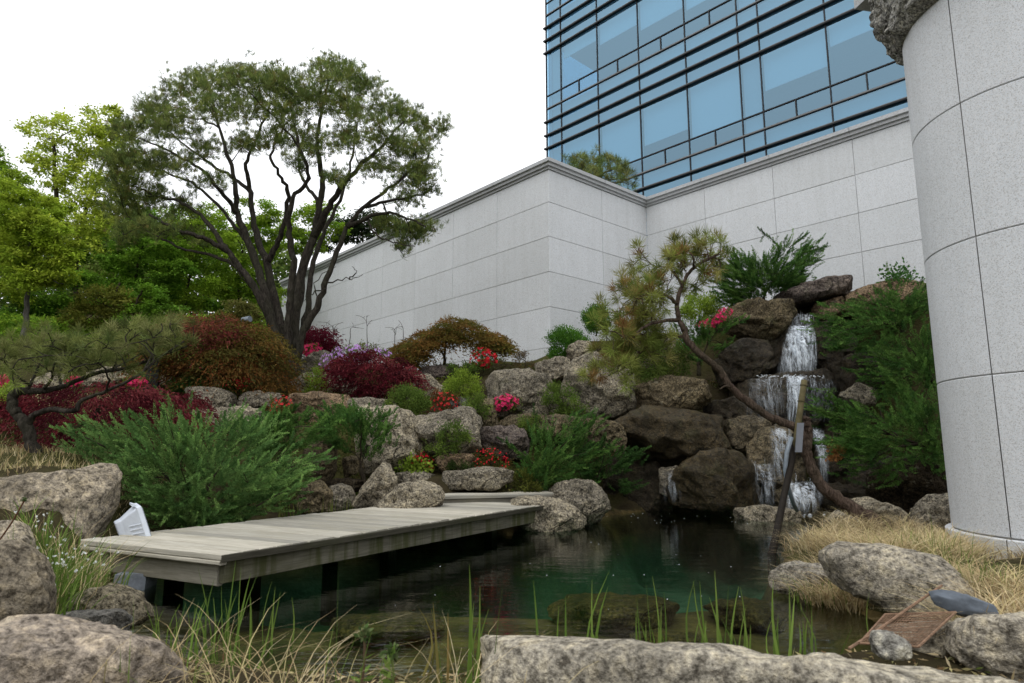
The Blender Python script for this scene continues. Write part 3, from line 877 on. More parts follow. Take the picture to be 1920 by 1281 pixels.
# ------------------------------------------------------------------ boulders
def cube_sphere(n):
    V, idx, F = [], {}, []
    def vid(p):
        key = tuple(np.round(p, 6))
        if key not in idx: idx[key] = len(V); V.append(p)
        return idx[key]
    ls = np.tan(np.linspace(-1, 1, n + 1) * math.pi / 4)
    for ax in range(3):
        for sg in (-1, 1):
            for i in range(n):
                for j in range(n):
                    q_ = []
                    for a, b in ((i, j), (i + 1, j), (i + 1, j + 1), (i, j + 1)):
                        p = np.zeros(3); p[ax] = sg; p[(ax + 1) % 3] = ls[a]; p[(ax + 2) % 3] = ls[b]
                        q_.append(vid(tuple(p)))
                    F.append(q_ if sg > 0 else q_[::-1])
    V = np.array(V); V /= np.linalg.norm(V, axis=1)[:, None]
    return V, np.array(F)
SPH = {n_: cube_sphere(n_) for n_ in (14, 18, 22, 30, 34, 44)}

def poly_radius(poly, c, ang):
    """distance from c to a polygon's border along each angle"""
    d = np.c_[np.cos(ang), np.sin(ang)]
    best = np.full(len(ang), 0.0)
    a, b = poly, np.roll(poly, -1, 0)
    for p, q_ in zip(a, b):
        e = q_ - p; den = d[:, 0] * e[1] - d[:, 1] * e[0]
        den = np.where(np.abs(den) < 1e-9, 1e-9, den)
        w_ = p - c
        t = (w_[0] * e[1] - w_[1] * e[0]) / den
        s = (w_[0] * d[:, 1] - w_[1] * d[:, 0]) / den
        ok = (s >= -1e-6) & (s <= 1 + 1e-6) & (t > 0)
        best = np.where(ok, np.maximum(best, t), best)
    # smooth
    return best

def centroid(poly):
    x, y = poly[:, 0], poly[:, 1]; x2, y2 = np.roll(x, -1), np.roll(y, -1)
    cr = x * y2 - x2 * y; A = cr.sum() / 2
    return np.array([((x + x2) * cr).sum(), ((y + y2) * cr).sum()]) / (6 * A)

ROCKN = [0]
def rock(poly, Y, label, tint=(0.30, 0.285, 0.25), mat='rock', depth=1.0, p=3.6, rough=1.3, res=22, group='boulders of the rockery', grow=1.07, name='boulder'):
    ROCKN[0] += 1; s = ROCKN[0]; rr = np.random.default_rng(s * 7 + 1)
    poly = np.array(poly, float)
    c = centroid(poly)
    sc = np.linalg.norm(P(c[0] + 1, c[1], Y) - P(c[0], c[1], Y))
    loc_poly = np.c_[(poly[:, 0] - c[0]) * sc, -(poly[:, 1] - c[1]) * sc]
    S, F = SPH[res]
    ctr = P(c[0], c[1], Y)
    fw = ctr - CAM; fw[2] = 0; fw /= np.linalg.norm(fw)
    rt = np.array([fw[1], -fw[0], 0])
    wd, ht = np.ptp(loc_poly[:, 0]), np.ptp(loc_poly[:, 1])
    th_ = np.arctan2(S[:, 2], S[:, 0])
    R = np.zeros(len(S)); npoly = loc_poly / np.array([wd, ht])
    for da, wgt in ((-.14, .2), (0, .6), (.14, .2)):
        R += wgt * poly_radius(npoly, np.zeros(2), th_ + da)
    R *= grow
    rho = np.sqrt(S[:, 0] ** 2 + S[:, 2] ** 2)
    k2 = (rho ** p + np.abs(S[:, 1]) ** p) ** (-1 / p)
    D = 0.5 * depth * (0.55 * min(wd, ht) + 0.45 * math.sqrt(wd * ht))
    L = np.c_[rho * R * np.cos(th_) * k2 * wd, S[:, 1] * D * k2, rho * R * np.sin(th_) * k2 * ht]
    size = math.sqrt(wd * ht)
    # hewn facets: press the surface flat against a few planes that face the front or top
    for _ in range(10):
        nn = rr.normal(size=3); nn[1] = -abs(nn[1]) * 1.3; nn /= np.linalg.norm(nn)
        dd = L @ nn; hmax = dd.max(); lim = hmax * rr.uniform(.70, .9)
        L -= np.where(dd > lim, (dd - lim) * .9, 0)[:, None] * nn
    q_ = L / size * 2.6 + rr.uniform(0, 90, 3)
    n1 = fbm(q_, 5, s, 0.55)
    q2 = L * 9 + rr.uniform(0, 90, 3)
    rid = 1 - np.abs(fbm(L / size * 4.2 + 31.7, 3, s + 3)) * 2
    rad = L / (np.linalg.norm(L, axis=1)[:, None] + 1e-6)
    front = np.clip(np.abs(S[:, 1]) * 1.2 + .35, 0, 1)
    L = L + rad * (size * rough * (0.052 * n1 * front + 0.034 * (rid - .4) * front) + 0.008 * rough * fbm(q2, 3, s + 5))[:, None]
    Wp = ctr + L[:, :1] * rt + L[:, 1:2] * fw + L[:, 2:] * np.array([0, 0, 1.0])
    base = np.array([ctr[0], ctr[1], Wp[:, 2].min()])
    g = Geo().add(Wp, f4=F)
    o = obj(name, g, M[mat], loc=base, smooth=True)
    j = rr.uniform(.88, 1.1); o.color = (tint[0] * j, tint[1] * j, tint[2] * j, 1)
    props(o, label, 'rock', group)
    return o

GREY = (0.29, 0.272, 0.232); PALE = (0.38, 0.352, 0.29); TAN = (0.27, 0.205, 0.145); PURP = (0.15, 0.13, 0.125); BLUE = (0.24, 0.245, 0.255)
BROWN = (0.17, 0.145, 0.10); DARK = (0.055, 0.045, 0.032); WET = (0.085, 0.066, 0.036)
RK = [
 ([(548,742),(600,738),(650,742),(656,775),(610,802),(565,806),(540,775)], 9.2, TAN, 'rock', 'flat-topped tan brown boulder below the trunk of the many-stemmed pine'),
 ([(675,768),(735,764),(765,775),(797,830),(775,868),(740,882),(690,880),(672,820)], 8.3, PALE, 'rock', 'tall pale boulder with a sloping face behind the small tree-shaped juniper'),
 ([(778,780),(820,775),(880,768),(898,790),(895,850),(850,862),(805,850),(783,806)], 8.5, GREY, 'rock_moss', 'squarish grey boulder with a bush creeping over its face'),
 ([(893,806),(940,800),(982,802),(995,830),(975,862),(893,858)], 8.65, PURP, 'rock', 'dark purplish block above the red-budded azalea'),
 ([(895,712),(930,697),(983,693),(1020,708),(1040,737),(1044,782),(967,786),(925,780),(900,750)], 10.0, GREY, 'rock', 'big rounded grey boulder behind the bright pink azalea'),
 ([(1043,715),(1071,685),(1108,661),(1130,668),(1177,709),(1186,754),(1177,778),(1134,790),(1080,790),(1043,745)], 10.2, GREY, 'rock', 'massive slanting grey boulder with a pointed top beside the leaning pine'),
 ([(1004,684),(1037,671),(1076,672),(1058,705),(1033,722),(1010,710)], 10.9, GREY, 'rock', 'grey wedge stone at the foot of the wall corner'),
 ([(1063,654),(1089,638),(1114,642),(1118,662),(1093,680),(1064,676)], 11.3, PALE, 'rock', 'small pale boulder next to the round green bush at the wall'),
 ([(930,780),(982,778),(1060,782),(1130,787),(1138,824),(1000,822),(935,806)], 9.2, BROWN, 'rock_moss', 'long flat brown ledge stone below the big rounded boulder'),
 ([(1090,790),(1130,786),(1167,794),(1170,845),(1124,845),(1095,825)], 9.05, BROWN, 'rock', 'brown block between the ledge stone and the wet rocks'),
 ([(895,754),(912,749),(929,751),(935,800),(897,804)], 9.4, BROWN, 'rock_moss', 'narrow upright brown stone with a green shrub on top'),
 ([(845,752),(862,746),(879,749),(875,775),(845,777)], 9.6, BLUE, 'rock', 'small blue-grey stone beside the red azalea bush'),
 ([(770,707),(805,703),(833,728),(828,750),(780,752)], 10.6, PALE, 'rock', 'pale stone behind the dark red round maple'),
 ([(770,695),(810,687),(850,685),(893,685),(897,702),(833,716),(790,712)], 11.3, PURP, 'rock', 'dark flat ledge under the bronze umbrella maple'),
 ([(558,690),(587,663),(612,658),(644,683),(640,708),(560,710)], 11.7, GREY, 'rock_moss', 'rounded mossy stone behind the many-stemmed pine trunk'),
 ([(555,705),(610,700),(645,712),(690,728),(690,755),(557,742)], 10.7, GREY, 'rock', 'broad grey stone under the lilac azalea'),
 ([(703,742),(735,724),(765,728),(775,752),(708,758)], 10.3, PALE, 'rock', 'small pale stone at the stem of the dark red round maple'),
 ([(648,750),(690,746),(738,752),(740,772),(652,778)], 9.3, GREY, 'rock', 'low flat stone beside the tan boulder'),
 ([(330,728),(400,727),(440,738),(443,772),(400,772),(360,755)], 9.0, GREY, 'rock', 'long grey boulder at the tip of the weeping red maple'),
 ([(441,742),(480,735),(520,737),(530,770),(445,770)], 9.2, GREY, 'rock', 'dark grey squared boulder with a red azalea in front'),
 ([(365,775),(433,765),(500,768),(514,789),(433,815),(382,806)], 8.3, PALE, 'rock', 'low speckled boulder above the spreading juniper'),
 ([(298,694),(330,688),(355,691),(363,725),(298,727)], 10.5, PALE, 'rock', 'pale block beside the black bollard'),
 ([(55,712),(95,700),(150,705),(160,730),(60,735)], 10.2, PALE, 'rock', 'flat pale stone behind the small spreading pine'),
 ([(170,700),(215,690),(262,698),(262,724),(165,726)], 10.6, PALE, 'rock', 'pale stone with pink azalea beside it behind the weeping red maple'),
 ([(558,925),(578,905),(604,907),(620,925),(618,958),(552,958)], 7.0, BROWN, 'rock', 'dark rounded rock at the water under the juniper fronds'),
 ([(612,917),(637,911),(662,915),(664,948),(650,960),(616,958)], 7.15, GREY, 'rock', 'small grey rock behind the pond grass at the jetty'),
 ([(690,905),(711,874),(725,870),(738,886),(745,915),(725,950),(690,972),(660,962),(664,940)], 7.2, PALE, 'rock', 'tall leaning pale rock at the end of the stone step'),
 ([(712,944),(751,914),(790,906),(813,902),(824,924),(828,958),(752,975),(695,975)], 6.95, PALE, 'rock', 'wedge-shaped pale rock between the jetty and the landing'),
 ([(738,890),(764,884),(812,885),(818,913),(742,913)], 7.95, GREY, 'rock', 'shorter of the two step stones, beside the tall leaning pale rock'),
 ([(814,886),(860,883),(906,878),(961,883),(967,913),(925,917),(816,915)], 7.9, GREY, 'rock', 'long grey step stone behind the wooden landing'),
 ([(940,945),(983,932),(1047,936),(1082,957),(1104,985),(1095,998),(1000,1000),(950,975)], 7.25, PALE, 'rock', 'smooth pale rock in the water against the far end of the jetty'),
 ([(1008,920),(1063,901),(1107,903),(1132,927),(1140,975),(1100,987),(1050,965)], 7.75, GREY, 'rock', 'big rounded rock at the water beside the end of the landing'),
 ([(815,862),(833,851),(873,852),(902,862),(895,886),(818,884)], 8.2, TAN, 'rock', 'small loaf-shaped tan stone between the red-budded azaleas'),
 ([(576,843),(600,818),(627,838),(636,877),(612,910),(565,900)], 7.7, BROWN, 'rock', 'brown rock in the shade of the juniper branches'),
 ([(640,862),(673,855),(684,882),(650,900)], 7.9, BROWN, 'rock', 'small brown rock at the stem of the tree-shaped juniper'),
 ([(605,905),(640,898),(680,900),(668,925),(612,922)], 7.5, DARK, 'rock', 'flat dark rock above the pond grass'),
 ([(1187,726),(1245,706),(1319,715),(1326,758),(1262,772),(1188,762)], 9.9, BROWN, 'rock', 'brown mossy block under the creeping juniper near the leaning pine'),
 ([(1158,795),(1218,765),(1341,768),(1365,791),(1360,845),(1306,865),(1245,878),(1180,848)], 9.45, WET, 'rock_wet', 'huge wet brown rock beside the waterfall'),
 ([(1358,791),(1400,782),(1438,787),(1442,815),(1406,845),(1360,855)], 9.65, BROWN, 'rock_wet', 'mossy brown block between the huge wet rock and the lower falls'),
 ([(1258,925),(1278,879),(1323,850),(1380,852),(1417,883),(1424,948),(1400,965),(1265,963)], 8.85, WET, 'rock_wet', 'big round wet dark rock standing in the pond'),
 ([(1240,882),(1270,874),(1284,890),(1274,932),(1238,935)], 9.15, GREY, 'rock_wet', 'pale wet stone in the dark hollow beside the round rock'),
 ([(1408,838),(1437,805),(1480,800),(1500,840),(1497,920),(1462,950),(1415,945)], 9.3, BROWN, 'rock_wet', 'rounded rock under the lower falls, water running over it'),
 ([(1330,590),(1386,567),(1473,569),(1486,590),(1472,614),(1445,640),(1399,640),(1346,612)], 10.6, BROWN, 'rock_moss', 'large mossy block under the juniper at the top of the waterfall'),
 ([(1440,556),(1508,532),(1582,519),(1602,538),(1591,553),(1508,566),(1460,576)], 10.65, PURP, 'rock', 'slanting capstone laid across the top of the waterfall'),
 ([(1524,584),(1538,563),(1591,553),(1595,584),(1565,600),(1528,604)], 10.6, TAN, 'rock', 'tan stone propping the capstone on the pillar side of the spout'),
 ([(1592,549),(1652,525),(1713,525),(1745,565),(1700,590),(1600,585)], 10.1, TAN, 'rock', 'reddish flat stone at the wall above the hanging juniper'),
 ([(1381,723),(1420,708),(1464,704),(1520,702),(1565,702),(1573,720),(1555,800),(1416,805),(1385,760)], 9.95, DARK, 'rock_wet', 'wide wet ledge catching the upper fall'),
 ([(1436,640),(1470,605),(1486,600),(1488,680),(1464,710),(1425,690)], 10.55, DARK, 'rock_wet', 'dark wet rock below the mossy block touching the upper fall'),
 ([(1522,600),(1560,600),(1600,640),(1590,690),(1540,710),(1526,680)], 10.4, DARK, 'rock_wet', 'dark wet rock under the upper hanging juniper touching the upper fall'),
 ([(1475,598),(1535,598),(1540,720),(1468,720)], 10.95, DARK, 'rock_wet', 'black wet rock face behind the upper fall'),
 ([(1565,684),(1626,660),(1680,665),(1665,735),(1582,745)], 9.75, DARK, 'rock_wet', 'dark rock between the two hanging junipers'),
 ([(1570,745),(1610,722),(1640,730),(1635,760),(1585,770)], 9.5, GREY, 'rock', 'small grey stone showing through the hanging junipers'),
 ([(1340,690),(1390,640),(1440,640),(1450,700),(1400,725),(1345,720)], 10.3, DARK, 'rock_wet', 'dark wet rock under the mossy block near the creeping juniper'),
 ([(1545,800),(1620,780),(1650,880),(1560,915),(1535,870)], 9.6, DARK, 'rock_wet', 'dark rock behind the lower fall nearest the pillar'),
 ([(1320,760),(1400,740),(1420,790),(1340,800)], 10.0, DARK, 'rock_wet', 'dark flat rock under the bend of the leaning trunk'),
 ([(1535,918),(1575,905),(1625,918),(1650,940),(1590,962),(1535,955)], 8.8, DARK, 'rock_wet', 'low wet rock at the foot of the falls'),
 ([(1370,976),(1380,956),(1430,950),(1490,958),(1500,982),(1440,996),(1385,994)], 8.2, PALE, 'rock', 'flat pale rock in the pond before the falls'),
 ([(1455,925),(1500,905),(1530,925),(1535,962),(1460,968)], 9.0, BROWN, 'rock_wet', 'rock under the foaming water at the base of the falls'),
 ([(1545,985),(1570,958),(1605,965),(1612,1000),(1550,1005)], 7.0, PALE, 'rock', 'small pale rock under the fallen end of the leaning trunk'),
 ([(1585,945),(1625,935),(1690,955),(1715,985),(1690,1000),(1600,995)], 7.4, PALE, 'rock', 'long pale rock behind the root of the leaning pine'),
 ([(1715,965),(1745,933),(1785,928),(1795,975),(1780,992),(1715,992)], 6.9, GREY, 'rock', 'grey boulder against the foot of the pillar'),
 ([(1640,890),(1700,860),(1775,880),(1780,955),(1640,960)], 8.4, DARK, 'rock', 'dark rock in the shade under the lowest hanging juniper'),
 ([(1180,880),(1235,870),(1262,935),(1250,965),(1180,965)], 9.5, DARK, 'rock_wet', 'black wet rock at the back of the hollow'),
 ([(1465,565),(1540,545),(1610,545),(1612,600),(1540,620),(1470,610)], 11.25, DARK, 'rock_wet', 'dark rock added as the painted shade of the hole under the capstone'),  # added rock, its dark colour paints the shade of the hollow
 ([(1600,880),(1640,850),(1690,865),(1700,930),(1650,955),(1600,940)], 8.9, DARK, 'rock_wet', 'dark wet rock in the hollow behind the root of the leaning pine'),
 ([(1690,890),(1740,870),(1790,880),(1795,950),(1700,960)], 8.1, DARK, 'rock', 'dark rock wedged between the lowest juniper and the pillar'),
 ([(1130,870),(1170,850),(1215,870),(1220,940),(1190,968),(1135,955)], 9.75, DARK, 'rock_wet', 'dark rock behind the low hanging juniper at the pond'),
 ([(1188,640),(1225,620),(1265,640),(1262,690),(1200,700)], 11.0, GREY, 'rock_moss', 'mossy grey rock half hidden under the leaning pine needles'),
]
for poly, Y, tint, mt_, lab in RK:
    big_ = np.ptp(np.array(poly)[:, 0]) * np.ptp(np.array(poly)[:, 1]) > 3500
    rock(poly, Y, lab, tint, mt_, res=30 if big_ else 18, rough=1.3)
NEAR = [
 ([(-60,915),(40,903),(110,893),(185,878),(193,930),(170,1000),(135,1055),(60,1060),(-60,1050)], 4.7, (0.35,0.315,0.26), 'rock_near', 'big beige rock beside the jetty below the dry lawn', .9, 34),
 ([(-50,985),(10,978),(42,995),(50,1030),(40,1080),(-50,1080)], 3.35, (0.34,0.31,0.26), 'rock_near', 'pale rounded rock behind the dandelion stalk', 1.0, 22),
 ([(-80,1040),(20,1030),(55,1065),(80,1110),(90,1185),(60,1215),(-80,1215)], 2.6, (0.24,0.215,0.175), 'rock_near', 'upright cracked brown rock on the bank beside the weeds', .9, 34),
 ([(-120,1190),(20,1180),(110,1192),(190,1216),(262,1250),(300,1295),(280,1400),(-120,1420)], 1.75, (0.35,0.31,0.27), 'rock_near', 'large lichen-spotted beige rock on the bank at the dry grass', .75, 34),
 ([(80,1172),(130,1150),(215,1155),(235,1175),(215,1200),(150,1215),(90,1200)], 2.95, (0.20,0.20,0.20), 'rock_wet', 'flat blue-grey rock dipping into the water', 1.1, 22),
 ([(120,1125),(165,1105),(215,1105),(262,1128),(285,1155),(262,1178),(200,1185),(135,1170)], 3.2, (0.24,0.22,0.17), 'rock_moss', 'mossy rock under the near corner of the jetty', 1.0, 22),
 ([(640,1380),(720,1310),(860,1268),(980,1258),(1180,1248),(1330,1240),(1480,1237),(1560,1240),(1650,1252),(1790,1250),(1900,1254),(2080,1262),(2250,1310),(2250,1420),(640,1420)], 1.72, (0.40,0.38,0.33), 'rock_near', 'very long low pale rock along the near bank', .45, 34),
 ([(1632,1210),(1642,1192),(1672,1192),(1698,1205),(1702,1228),(1634,1230)], 2.1, (0.32,0.32,0.30), 'rock_near', 'small pale stone in front of the rusty grate', 1.0, 14),
 ([(1563,1055),(1590,1032),(1660,1036),(1740,1048),(1810,1066),(1870,1105),(1905,1150),(1890,1172),(1790,1165),(1650,1138),(1580,1108)], 3.35, (0.36,0.34,0.295), 'rock_near', 'large flat-topped pale rock overhanging the water beside the dry grass', .75, 34),
 ([(1450,1080),(1480,1062),(1540,1058),(1578,1080),(1570,1108),(1490,1115),(1455,1105)], 4.1, (0.27,0.26,0.235), 'rock_near', 'low grey rock at the water under the dry grass tuft', 1.0, 22),
 ([(1785,1240),(1805,1192),(1860,1164),(1960,1160),(1990,1270),(1900,1275),(1840,1268)], 2.3, (0.36,0.34,0.295), 'rock_near', 'blocky grey rock with a dark brown hollow beside the grate', .8, 34),
 ([(1650,1190),(1720,1172),(1795,1164),(1812,1180),(1745,1240),(1660,1240)], 2.55, (0.33,0.31,0.26), 'rock_near', 'flat pale stone that carries the rusty grate', .8, 22),
]
for poly, Y, tint, mt_, lab, dp_, rs_ in NEAR:
    rock(poly, Y, lab, tint, mt_, depth=dp_, res={14: 22, 22: 30, 34: 44}[rs_], rough=.85, group='rocks round the near bank')
for poly, Y, lab in [
  ([(1030,1150),(1060,1128),(1140,1122),(1240,1126),(1295,1142),(1280,1168),(1150,1176),(1050,1170)], 4.28, 'golden brown stone lying just under the water beyond the long low rock'),
  ([(590,1172),(640,1158),(740,1160),(830,1166),(820,1190),(700,1196),(610,1190)], 3.95, 'brown stone under the water behind the dry near grass'),
  ([(1320,1150),(1370,1132),(1450,1136),(1490,1158),(1450,1184),(1350,1178)], 4.2, 'brown stone under the water behind the dense reeds'),
  ([(900,1205),(960,1190),(1060,1192),(1110,1206),(1040,1222),(940,1222)], 3.6, 'dark brown stone under the water behind the group of tall reeds'),
  ([(1180,1200),(1230,1188),(1310,1194),(1330,1212),(1240,1220)], 3.62, 'small brown stone under the water behind the slender reeds')]:
    rock(poly, Y, lab, (0.17, 0.125, 0.04), 'rock_wet', depth=2.2, p=2.3, res=22, rough=1.6, group='stones under the water', name='submerged_stone')
sl = rock([(1742,1122),(1770,1112),(1810,1116),(1852,1130),(1856,1147),(1805,1156),(1762,1142)], 2.58, 'smooth blue-grey stone lying on the big flat rock', (0.16,0.18,0.21), 'slate', depth=.9, res=14, rough=.5, group='loose stones', name='stone')

# ------------------------------------------------------------------ rusty wire grate with long handle
gq = [P(1660, 1152, 2.56), P(1792, 1148, 2.52), P(1722, 1213, 2.22), P(1612, 1206, 2.26)]
gr_ = thing('wire_grate', 'rusty square wire grate with a long rod lying on the bank stones', 'grate', gq[3])
def gl_(a, b): return (gq[0] * (1 - a) + gq[1] * a) * (1 - b) + (gq[3] * (1 - a) + gq[2] * a) * b
obj('frame', Geo().tube([gq[0], gq[1]], .0042, 6).tube([gq[1], gq[2]], .0042, 6).tube([gq[2], gq[3]], .0042, 6).tube([gq[3], gq[0]], .0042, 6), M['rust'], gr_)
wg = Geo()
for q_ in range(1, 24): a = q_ / 24; wg.tube([gl_(a, 0), gl_(a, .5) + np.array([0, 0, rng.uniform(-.004, .003)]), gl_(a, 1)], .0012, 4)
for q_ in range(1, 26): a = q_ / 26; wg.tube([gl_(0, a) + np.array([0, 0, .003]), gl_(.5, a) + np.array([0, 0, rng.uniform(-.004, .003)]), gl_(1, a) + np.array([0, 0, .003])], .0012, 4)
props(obj('wire_mesh', wg, M['rust'], gr_), kind='stuff')
obj('rod', Geo().tube([P(1592, 1216, 2.22), P(1640, 1186, 2.36), P(1700, 1143, 2.54), P(1766, 1098, 2.72)], .0048, 6), M['rust'], gr_)

# ------------------------------------------------------------------ waterfall
wf = thing('waterfall', 'white water tumbling in steps over dark rocks into the pond', 'waterfall', P(1490, 955, 9.2))
def curtain(top, bot, n, name, wdt=(.008, .03), bow=.12, wav=.035, tmin=0.0, jt=2.5):
    n = int(n * .7); wdt = (wdt[0] * .3, wdt[1] * .42)
    """top, bot: (px0, px1, py, Y) ranges between which the water drops in strands"""
    g = Geo()
    for q_ in range(n):
        s = rng.uniform(0, 1); s2 = np.clip(s + rng.normal(0, .08), 0, 1)
        a = P(top[0] + (top[1] - top[0]) * s, top[2] + rng.normal(0, jt), top[3] + rng.normal(0, .04))
        b = P(bot[0] + (bot[1] - bot[0]) * s2, bot[2] + rng.normal(0, 3), bot[3])
        u0 = rng.uniform(tmin, .35) if rng.random() < .6 else 0; u1 = rng.uniform(.65, 1) if rng.random() < .5 else 1
        t = np.linspace(u0, u1, 8)
        pts = a + (b - a) * np.c_[t ** .8, t ** .7, t ** 1.35]
        pts[:, 1] -= bow * np.sin(t * math.pi) * rng.uniform(.2, 1)
        pts[:, 0] += wav * np.cumsum(rng.normal(0, .35, 8)) * .5
        w_ = rng.uniform(*wdt) * (0.35 + 0.65 * np.sin(np.linspace(.25, 2.9, 8)))
        yw = rng.uniform(-.5, .5)
        sd_ = np.array([1, yw, 0]) / math.hypot(1, yw)
        V = np.concatenate([pts - sd_ * w_[:, None] / 2, pts + sd_ * w_[:, None] / 2])
        i = np.arange(7)
        g.add(V, f4=np.stack([i, i + 1, i + 9, i + 8], 1))
    return obj(name, g, M['fall'], wf)
def sheet(top, bot, name, a0=.8, bow=.06, layers=2):
    g = Geo(); nx_, ny_ = 14, 22
    for l in range(layers):
        s, t = np.meshgrid(np.linspace(0, 1, nx_), np.linspace(0, 1, ny_)); s, t = s.ravel(), t.ravel()
        pa = P(top[0] + (top[1] - top[0]) * s, np.full(len(s), float(top[2])), np.full(len(s), top[3] - .03 * l))
        pb = P(bot[0] + (bot[1] - bot[0]) * s, np.full(len(s), float(bot[2])), np.full(len(s), bot[3] - .03 * l))
        V = pa + (pb - pa) * np.c_[t ** .8, t ** .7, t ** 1.35]
        V[:, 1] -= bow * np.sin(t * math.pi)
        V += .018 * np.c_[vnoise(V * 7, l), vnoise(V * 7, l + 5), vnoise(V * 5, l + 9)]
        edge = np.clip(np.minimum(s, 1 - s) * 3.2, 0, 1) * np.clip((1.0 - t) * 3.5, 0, 1) * np.clip(t * 9 + .25 + .5 * vnoise(np.c_[s * 9, t * 0, t * 0 + l]), 0, 1)
        i = (np.arange(ny_ - 1)[:, None] * nx_ + np.arange(nx_ - 1)[None]).ravel()
        g.add(V, f4=np.stack([i, i + 1, i + nx_ + 1, i + nx_], 1), tint=np.repeat((edge * a0)[:, None], 3, 1))
    return obj(name, g, M['sheet'], wf, smooth=True)
sheet((1488, 1526, 589, 10.56), (1482, 1526, 616, 10.34), 'spout_sheet', .55)
sheet((1482, 1522, 611, 10.36), (1452, 1534, 710, 9.84), 'fall_sheet', 1.0, .06, 3)
sheet((1470, 1516, 704, 9.64), (1472, 1502, 800, 9.3), 'fall_sheet', .95, .08, 3)
sheet((1400, 1475, 709, 9.62), (1398, 1472, 792, 9.38), 'ledge_sheet', .22, .05)
sheet((1505, 1568, 709, 9.62), (1505, 1566, 792, 9.38), 'ledge_sheet', .18, .05)
sheet((1440, 1486, 803, 9.02), (1440, 1482, 905, 8.78), 'lower_sheet', .45, .06)
sheet((1512, 1542, 803, 9.1), (1536, 1554, 915, 8.72), 'lower_sheet', .6, .06, 3)
sheet((1412, 1450, 870, 8.95), (1408, 1456, 958, 8.6), 'lower_sheet', .32, .04)
sheet((1470, 1535, 903, 8.74), (1460, 1535, 966, 8.35), 'foot_sheet', .7, .12, 3)
sheet((1245, 1282, 882, 8.96), (1240, 1280, 945, 8.8), 'trickle_sheet', .22, .03)
curtain((1490, 1524, 588, 10.55), (1484, 1524, 616, 10.35), 30, 'spout', (.01, .04), .02)
curtain((1484, 1524, 612, 10.35), (1463, 1526, 707, 9.85), 120, 'upper_fall', (.01, .035), .1)
curtain((1474, 1512, 706, 9.62), (1478, 1498, 796, 9.3), 70, 'middle_fall', (.01, .035), .1)
curtain((1425, 1480, 708, 9.66), (1422, 1478, 740, 9.42), 34, 'ledge_fringe', (.006, .02), .05)
curtain((1510, 1556, 706, 9.66), (1515, 1560, 745, 9.42), 30, 'ledge_fringe', (.006, .02), .05)
curtain((1404, 1470, 722, 9.5), (1402, 1470, 785, 9.4), 18, 'ledge_drip', (.004, .009), .03, jt=6)
curtain((1500, 1566, 722, 9.5), (1502, 1560, 790, 9.4), 18, 'ledge_drip', (.004, .009), .03, jt=6)
curtain((1448, 1482, 806, 9.0), (1448, 1478, 880, 8.82), 44, 'lower_fall', (.006, .02), .08, jt=8)
curtain((1424, 1440, 880, 8.95), (1420, 1450, 950, 8.65), 20, 'lower_drip', (.004, .012), .04, jt=10)
curtain((1516, 1538, 806, 9.1), (1540, 1549, 912, 8.75), 34, 'side_fall', (.006, .02), .08, jt=6)
curtain((1478, 1530, 905, 8.75), (1472, 1528, 960, 8.45), 60, 'foaming_foot', (.008, .026), .1, jt=9)
curtain((1255, 1275, 892, 8.95), (1250, 1270, 935, 8.85), 12, 'side_trickle', (.004, .01), .03, jt=6)
curtain((1408, 1416, 862, 8.7), (1418, 1424, 900, 8.6), 10, 'side_trickle', (.005, .014), .02)
fg = Geo()
S_, F_ = cube_sphere(4)
def blobs(n, fn, r):
    for q_ in range(n):
        c_ = fn(); rr = rng.uniform(*r)
        fg.add(S_ * np.array([rr * 1.3, rr, rr * .55]) + c_, f4=F_)
blobs(90, lambda: P(rng.uniform(1420, 1545), rng.normal(706, 1.5), rng.uniform(9.45, 9.72)), (.004, .012))
blobs(160, lambda: GP(rng.normal(1490, 28), rng.normal(961, 3), 0.005), (.006, .016))
blobs(26, lambda: np.append(GP(rng.uniform(1130, 1430), rng.uniform(962, 985), 0.0)[:2], .001), (.002, .0045))
blobs(24, lambda: np.append(GP(rng.uniform(700, 1500), 838 + rng.uniform(130, 320), 0.0)[:2], .0005), (.0015, .003))
props(obj('foam', fg, M['foam'], wf), kind='stuff')

# ------------------------------------------------------------------ black bollard and small lamp
bo = P(284, 722, 9.6)
post = thing('garden_bollard', 'black square garden bollard behind the weeping red maple', 'bollard', bo)
obj('shaft', Geo().box(bo + np.array([0, 0, .22]), (.085, .03, 0), (-.03, .085, 0), (0, 0, .30)), M['black_metal'], post)
obj('cap', Geo().box(bo + np.array([0, 0, .54]), (.105, .037, 0), (-.037, .105, 0), (0, 0, .02)), M['black_metal'], post)
lp_ = P(462, 600, 10.4)
sp = thing('spotlight', 'small grey spotlight on a thin post among the bronze maple leaves', 'spotlight', (lp_[0], lp_[1], 1.9))
obj('post', Geo().tube([(lp_[0], lp_[1], 1.9), lp_], .018, 8), M['black_metal'], sp)
obj('head', Geo().tube([lp_ + np.array([-.07, .03, 0]), lp_ + np.array([.07, -.03, .01])], [.045, .05], 12), M['hose'], sp)

